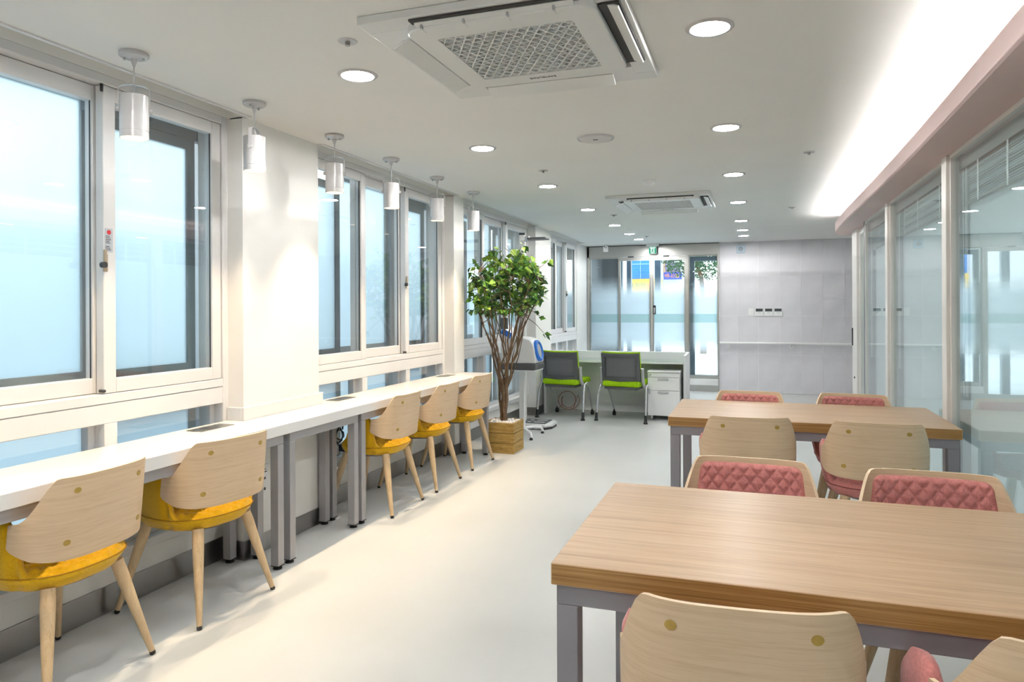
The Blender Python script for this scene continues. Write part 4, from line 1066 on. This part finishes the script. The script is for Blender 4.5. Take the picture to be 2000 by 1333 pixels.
# ------------------------------------------------------------------ blood pressure monitor on its stand, height and weight scale
bs = thing('monitor_stand', 'white single post stand with four feet under the blood pressure monitor', 'stand', (-2.415, 7.35, 0))
obj('post', MB().box(-0.027, 0.027, -0.03, 0.03, 0.05, 0.718), M_wplas, bs, bevel=0.004)
for sx in (-1, 1):
    for sy in (-1, 1):
        p = [(sx * 0.02, sy * 0.02, 0.085), (sx * 0.09, sy * 0.12, 0.085), (sx * 0.15, sy * 0.195, 0.072), (sx * 0.163, sy * 0.21, 0.045), (sx * 0.165, sy * 0.212, 0.026)]
        f = obj('foot', MB().tube(p, 0.016, 10), M_wplas, bs, smooth=60)
        obj('foot_pad', MB().lathe([(0.020, 0.0), (0.020, 0.008), (0.012, 0.026)], 14, (sx * 0.165, sy * 0.212, 0)), M_black, f)
obj('shelf', MB().box(-0.185, 0.19, -0.17, 0.17, 0.7185, 0.734), M_wplas, bs, bevel=0.004)
bp = thing('blood_pressure_monitor', 'white blood pressure monitor with blue arm ring on a white stand', 'medical device', (-2.415, 7.35, 0.735))
obj('base', MB().box(-0.195, 0.200, -0.165, 0.165, 0.0, 0.068), M_dgrey, bp, bevel=0.01)
prof = [(-0.195, 0.069), (0.198, 0.069), (0.200, 0.10), (0.185, 0.22), (0.165, 0.285), (0.130, 0.325), (0.06, 0.345), (-0.05, 0.352), (-0.11, 0.372), (-0.15, 0.44), (-0.165, 0.475), (-0.195, 0.475)]
Mx = Matrix(((1, 0, 0, 0), (0, 0, 1, 0), (0, 1, 0, 0), (0, 0, 0, 1)))
obj('housing', MB().prism(prof, -0.155, 0.155, M=Mx), M_wplas, bp, bevel=0.018, seg=3, smooth=40)
RM = Matrix.Translation((0.196, -0.02, 0.205)) @ Matrix.Rotation(R(90 - 12), 4, 'Y')
obj('arm_ring', MB().lathe([(0.078, -0.015), (0.080, 0.012), (0.098, 0.020), (0.116, 0.010), (0.118, -0.015)], 32, M=RM), M_blue, bp, smooth=40)
obj('arm_cuff', MB().lathe([(0.079, 0.004), (0.070, -0.004), (0.0001, -0.006)], 28, M=RM), mat('cuff_grey', (0.45, 0.48, 0.5), 0.7, noise=0.1), bp)
obj('control_panel', MB().box(-0.055, 0.065, -0.168, -0.157, -0.03, 0.03, M=Matrix.Translation((-0.13, 0, 0.395)) @ Matrix.Rotation(R(28), 4, 'Y')), M_blue, bp, bevel=0.003)
obj('display', MB().box(-0.185, -0.105, -0.175, -0.160, 0.44, 0.56), M_mesh, bp, bevel=0.003)
hs = thing('height_weight_scale', 'white height and weight scale with tall column and black head plate', 'scale', (-2.42, 7.96, 0))
po = []
for x, y in ((-0.22, -0.20), (0.14, -0.20), (0.20, -0.10), (0.20, 0.10), (0.14, 0.20), (-0.22, 0.20)): po.append((x, y))
obj('platform', MB().prism(po, 0.028, 0.062), M_wplas, hs, bevel=0.008, seg=2)
ub = obj('under_band', MB().prism([(x * 0.985, y * 0.985) for x, y in po], 0.002, 0.0275), M_blk2, hs)
text('brand_text', 'InBody', 0.034, M_wtext, ub, (0.05, -0.1985, 0.015), (PI / 2, 0, 0), 0.0008)
mt = obj('foot_mat', MB().box(-0.19, 0.13, -0.155, 0.155, 0.0625, 0.068), M_dgrey, hs, bevel=0.002)
fm = MB()
for y in (-0.07, 0.07): fm.box(-0.03, 0.10, y - 0.018, y + 0.018, 0.0681, 0.0695).box(-0.11, -0.07, y - 0.018, y + 0.018, 0.0681, 0.0695)
obj('foot_mark', fm, M_wtext, mt)
obj('column', MB().box(-0.215, -0.150, -0.035, 0.035, 0.0625, 2.265), M_post, hs, bevel=0.004)
obj('column_cap', MB().box(-0.218, -0.147, -0.038, 0.038, 2.265, 2.290), M_blk2, hs, bevel=0.004)
obj('head_plate', MB().box(-0.105, 0.125, -0.10, 0.10, 2.205, 2.228), M_dgrey, hs, bevel=0.010, seg=2)
obj('plate_carrier', MB().box(-0.150, -0.10, -0.03, 0.03, 2.19, 2.25), M_silver, hs, bevel=0.003)

# ------------------------------------------------------------------ reception desk, drawers, lime chairs
dk = thing('reception_desk', 'white panel desk with glass top before the entrance doors', 'desk', (-1.74, 9.24, 0))
X0, X1, Y0, Y1 = -0.91, 0.925, -0.26, 0.28
obj('modesty_panel', MB().box(X0, X1, Y1 - 0.035, Y1, 0.0, 0.812), M_deskw, dk, bevel=0.002, seg=1)
e1 = [(Y0, 0.0), (Y1 - 0.036, 0.0), (Y1 - 0.036, 0.811), (Y0, 0.800)]
Mp = lambda x: Matrix(((0, 0, 1, x), (1, 0, 0, 0), (0, 1, 0, 0), (0, 0, 0, 1)))
obj('end_panel', MB().prism(e1, 0, 0.03, M=Mp(X1 - 0.03)), M_deskw, dk)
obj('end_panel', MB().prism(e1, 0, 0.03, M=Mp(X0)), M_deskw, dk)
obj('desktop', MB().box(X0 + 0.031, X1 - 0.031, Y0, Y1 - 0.036, 0.690, 0.715), M_deskw, dk, bevel=0.002, seg=1)
obj('glass_top', MB().box(X0 + 0.033, X1 - 0.035, Y0 + 0.012, Y1 - 0.07, 0.7155, 0.7215), M_deskg, dk)
pdl = thing('drawer_pedestal', 'white three drawer pedestal under the right end of the desk', 'drawer unit', (-1.075, 9.12, 0))
obj('carcass', MB().box(-0.195, 0.195, -0.235, 0.14, 0.055, 0.592), M_deskw, pdl, bevel=0.002, seg=1)
obj('top', MB().box(-0.20, 0.20, -0.262, 0.14, 0.5925, 0.612), M_deskw, pdl, bevel=0.003)
for z0, z1, h in ((0.535, 0.588, False), (0.372, 0.531, True), (0.058, 0.368, True)):
    d = obj('drawer', MB().box(-0.194, 0.194, -0.254, -0.236, z0, z1), M_wplas, pdl, bevel=0.002, seg=1)
    if h: obj('handle', MB().box(-0.068, 0.062, -0.268, -0.2545, z1 - 0.034, z1 - 0.006), M_silver, d, bevel=0.006)
    else: obj('lock', MB().cyl((-0.16, -0.260, 0.562), (-0.16, -0.254, 0.562), 0.011, n=14), M_steel, d)
for x in (-0.15, 0.15):
    for y in (-0.20, 0.09): obj('castor', MB().cyl((x - 0.012, y, 0.0225), (x + 0.012, y, 0.0225), 0.022, n=14).box(x - 0.016, x + 0.016, y - 0.012, y + 0.012, 0.03, 0.0545), M_blk2 if y > 0 else M_silver, pdl)
def make_lime(label):
    t = thing('lime_office_chair', label, 'chair', group='grey backed lime chairs at the desk')
    s = obj('seat', MB().box(-0.235, 0.235, -0.265, 0.235, 0.432, 0.502), M_lime, t, bevel=0.022, seg=3, smooth=60)
    obj('seat_seam', MB().box(-0.0015, 0.0015, -0.2665, 0.2, 0.44, 0.5035), mat('dark_lime_seam', (0.15, 0.27, 0.004), 0.9), s)
    sp2 = MB().prism([(-0.215, -0.245), (0.215, -0.245), (0.19, 0.2), (-0.19, 0.2)], 0.396, 0.4315)
    obj('seat_pan', sp2, M_dgrey, t, bevel=0.01)
    # back: outer frame, mesh panel, lime upholstery in front
    Bk = Matrix.Translation((0, -0.215, 0.515)) @ Matrix.Rotation(R(10), 4, 'X')
    def curve(x, z, y): return Bk @ Vector((x, y - 0.035 * (1 - (x / 0.24) ** 2) - 0.02 * max(0, z - 0.25), z))
    def slab(x0, x1, z0, z1, ya, yb, n=10, nz=4, rc=0.0):
        rows = []
        for i in range(n + 1):
            x = x0 + (x1 - x0) * i / n; r = []
            for j in range(nz + 1): r.append(curve(x, z0 + (z1 - z0) * j / nz, ya))
            for j in range(nz, -1, -1): r.append(curve(x, z0 + (z1 - z0) * j / nz, yb))
            rows.append(r)
        return rows
    m = MB()
    for r in ((-0.24, 0.24, -0.02, 0.035), (-0.24, 0.24, 0.285, 0.335)): m.loft(slab(r[0], r[1], r[2], r[3], -0.012, 0.012), closed_v=True, capu=True)
    for a, b in ((-0.24, -0.195), (0.195, 0.24)): m.loft(slab(a, b, 0.03, 0.29, -0.012, 0.012, 3), closed_v=True, capu=True)
    obj('back_frame', m, M_dgrey, t, smooth=40)
    m = MB().loft(slab(-0.197, 0.197, 0.033, 0.287, 0.006, 0.011), closed_v=True, capu=True); obj('mesh_panel', m, M_mesh, t, smooth=40)
    m = MB().loft(slab(-0.236, 0.243, 0.0, 0.347, 0.0125, 0.040), closed_v=True, capu=True); obj('back_upholstery', m, M_lime, t, smooth=40)
    for sx in (-1, 1):
        br = MB(); x = sx * 0.262
        br.tube([(x, -0.215, 0.66), (x, -0.195, 0.50), (x + sx * 0.0, -0.16, 0.455), (x, -0.10, 0.425)], [0.021, 0.022, 0.021, 0.017], 8)
        obj('back_bracket', br, M_silver, t, smooth=50)
        fr_ = obj('rear_leg', MB().tube([(sx * 0.272, 0.0, 0.445), (sx * 0.292, -0.14, 0.43), (sx * 0.302, -0.20, 0.36), (sx * 0.312, -0.255, 0.085)], 0.0125, 10), M_silver, t, smooth=60)
        obj('rear_foot', MB().tube([(sx * 0.311, -0.25, 0.10), (sx * 0.313, -0.262, 0.03)], [0.0165, 0.018], 12).lathe([(0.026, 0.0), (0.026, 0.010), (0.017, 0.03)], 14, (sx * 0.313, -0.264, 0)), M_black, fr_)
        ff = obj('front_leg', MB().tube([(sx * 0.285, -0.10, 0.425), (sx * 0.272, 0.02, 0.40), (sx * 0.262, 0.12, 0.28), (sx * 0.25, 0.235, 0.075)], 0.011, 10), M_silver, t, smooth=60)
        obj('castor', MB().cyl((sx * 0.25 - 0.016, 0.243, 0.030), (sx * 0.25 + 0.016, 0.243, 0.030), 0.0295, n=18).cyl((sx * 0.25, 0.236, 0.05), (sx * 0.25, 0.232, 0.09), 0.012, n=10), M_black, ff)
        obj('seat_link', MB().box(min(sx*0.23, sx*0.285), max(sx*0.23, sx*0.285), -0.11, -0.07, 0.405, 0.432), M_silver, t)
    return t
lc = make_lime('lime seated office chair with grey mesh back, beside the blood pressure monitor'); lc.location = (-2.30, 8.87, 0); lc.rotation_euler = (0, 0, R(-8))
dup(lc, (-1.522, 8.833, 0), R(-8), 'lime seated office chair with grey mesh back, beside the white drawer pedestal')
rc = thing('red_cable', 'thin reddish brown cable coiled on the floor behind the left lime chair', 'cable', (-2.46, 9.40, 0))
pts = [(0.02 * math.sin(i * 0.3), 0.0, 0) for i in range(1)]
pts = [(-0.12, 0.0, 0.006), (-0.06, 0.0, 0.05)] + [(0.02 + (0.085 + 0.004 * i) * math.cos(i * 0.5 + 2.6), 0.02 + 0.001 * i, 0.135 + (0.10 + 0.002 * i) * math.sin(i * 0.5 + 2.6)) for i in range(22)] + [(0.10, 0.0, 0.02), (0.16, -0.02, 0.006)]
obj('cord', MB().tube(pts, 0.0042, 6), mat('red_brown_cord', (0.36, 0.07, 0.03), 0.5, noise=0.1), rc, smooth=60)

# ------------------------------------------------------------------ things on the tiled wall and over the doors
hr = thing('handrail', 'white round handrail along the tiled end wall', 'handrail', (0, YF, 0.812))
obj('rail', MB().tube([(-0.555, -0.065, 0), (4.1, -0.065, 0)], 0.019, 14), M_wplas, hr, smooth=60)
for x in (-0.43, 0.544, 1.52, 2.5, 3.5):
    b_ = obj('bracket', MB().tube([(x, -0.004, -0.055), (x, -0.045, -0.05), (x, -0.064, -0.02)], 0.009, 8), M_wplas, hr, smooth=60)
    obj('bracket_rose', MB().cyl((x, -0.012, -0.055), (x, 0.0, -0.055), 0.032, n=18), M_wplas, b_)
THL = ['left one by the switch', 'middle one of the row of three', 'right one of the row of three']
th0 = None
for i, x in enumerate((0.063, 0.207, 0.350)):
    lab = 'white thermostat with dark display on the tiled wall, ' + THL[i]
    if th0 is None:
        th0 = thing('thermostat', lab, 'thermostat', (x, YF, 1.318), group='thermostats on the tiled wall')
        obj('casing', MB().box(-0.066, 0.066, -0.020, 0.0, -0.066, 0.066), M_wplas, th0, bevel=0.004)
        obj('display', MB().box(-0.054, 0.054, -0.0215, -0.0201, 0.010, 0.056), M_lcd, th0)
        obj('button_row', MB().box(-0.022, 0.022, -0.0215, -0.0201, -0.014, -0.008), M_acg, th0)
    else: dup(th0, (x, YF, 1.318), 0, lab)
sw = thing('light_switch', 'white light switch plate left of the thermostats', 'switch', (-0.062, YF, 1.318))
obj('plate', MB().box(-0.042, 0.042, -0.010, 0.0, -0.064, 0.064), M_wplas, sw, bevel=0.003)
for z in (-0.03, 0.0, 0.03): obj('rocker', MB().box(-0.03, 0.03, -0.0135, -0.0101, z - 0.013, z + 0.013), M_wplas, sw, bevel=0.002, seg=1)
em = thing('alarm_speaker', 'pale blue square alarm speaker high on the tiled wall', 'alarm', (-0.217, YF, 2.352))
M_pb = mat('pale_blue_plastic', (0.52, 0.64, 0.74), 0.45, noise=0.03)
obj('casing', MB().box(-0.066, 0.066, -0.03, 0.0, -0.066, 0.066), M_pb, em, bevel=0.008)
obj('horn', MB().lathe([(0.034, 0.0), (0.040, 0.008), (0.030, 0.010), (0.018, 0.003), (0.0001, 0.003)], 24, M=Matrix.Translation((-0.003, -0.030, 0.002)) @ Matrix.Rotation(R(90), 4, 'X')), mat('horn_grey', (0.36, 0.42, 0.48), 0.5, noise=0.05), em, smooth=40)
ex = thing('exit_sign', 'green emergency exit sign with running figure hanging over the entrance', 'sign', (-1.633, 12.06, 0))
obj('bracket', MB().box(-0.105, 0.105, -0.03, 0.03, 2.432, CEIL - 0.0005), M_wplas, ex, bevel=0.003)
bx_ = obj('sign_box', MB().box(-0.066, 0.066, -0.014, 0.014, 2.305, 2.4315), M_wplas, ex, bevel=0.002, seg=1)
obj('green_face', MB().box(-0.060, 0.060, -0.0155, -0.0142, 2.312, 2.426), M_exitg, bx_)
obj('white_field', MB().prism([(-0.032, 2.316), (0.032, 2.316), (0.032, 2.395), (0.055, 2.42), (-0.055, 2.42), (-0.032, 2.395)], 0.0156, 0.0162, M=Matrix(((1, 0, 0, 0), (0, 0, -1, 0), (0, 1, 0, 0), (0, 0, 0, 1)))), M_exitw, bx_)
fg = MB(); Yf = -0.0168
def limb(p, q, w):
    p = Vector((p[0], Yf, p[1])); q = Vector((q[0], Yf, q[1])); d = (q - p).normalized(); s_ = Vector((-d.z, 0, d.x)) * w
    fg.add([p + s_, q + s_, q - s_, p - s_], [(0, 1, 2, 3)])
limb((0.004, 2.385), (-0.004, 2.352), 0.008); limb((-0.004, 2.352), (0.016, 2.338), 0.005); limb((0.016, 2.338), (0.012, 2.320), 0.004); limb((-0.004, 2.352), (-0.014, 2.336), 0.005); limb((-0.014, 2.336), (-0.026, 2.330), 0.004)
limb((0.004, 2.382), (0.020, 2.366), 0.004); limb((0.002, 2.380), (-0.016, 2.372), 0.004)
fg.cyl((0.010, Yf, 2.398), (0.010, Yf + 0.0004, 2.398), 0.008, n=14)
obj('running_figure', fg, M_exitg, bx_)
cc = thing('security_sensor', 'small white security sensor on the ceiling left of the exit sign', 'sensor', (-2.40, 11.88, CEIL))
obj('mount', MB().cyl((0.0, 0, -0.0005), (0.0, 0, -0.03), 0.022, n=16), M_wplas, cc)
obj('body', MB().box(-0.04, 0.04, -0.03, 0.035, -0.125, -0.028), M_wplas, cc, bevel=0.010, seg=2)
obj('lens', MB().cyl((0.014, -0.034, -0.055), (0.014, -0.029, -0.055), 0.008, n=12).box(-0.02, 0.0, -0.032, -0.028, -0.045, -0.03), M_blk2, cc)
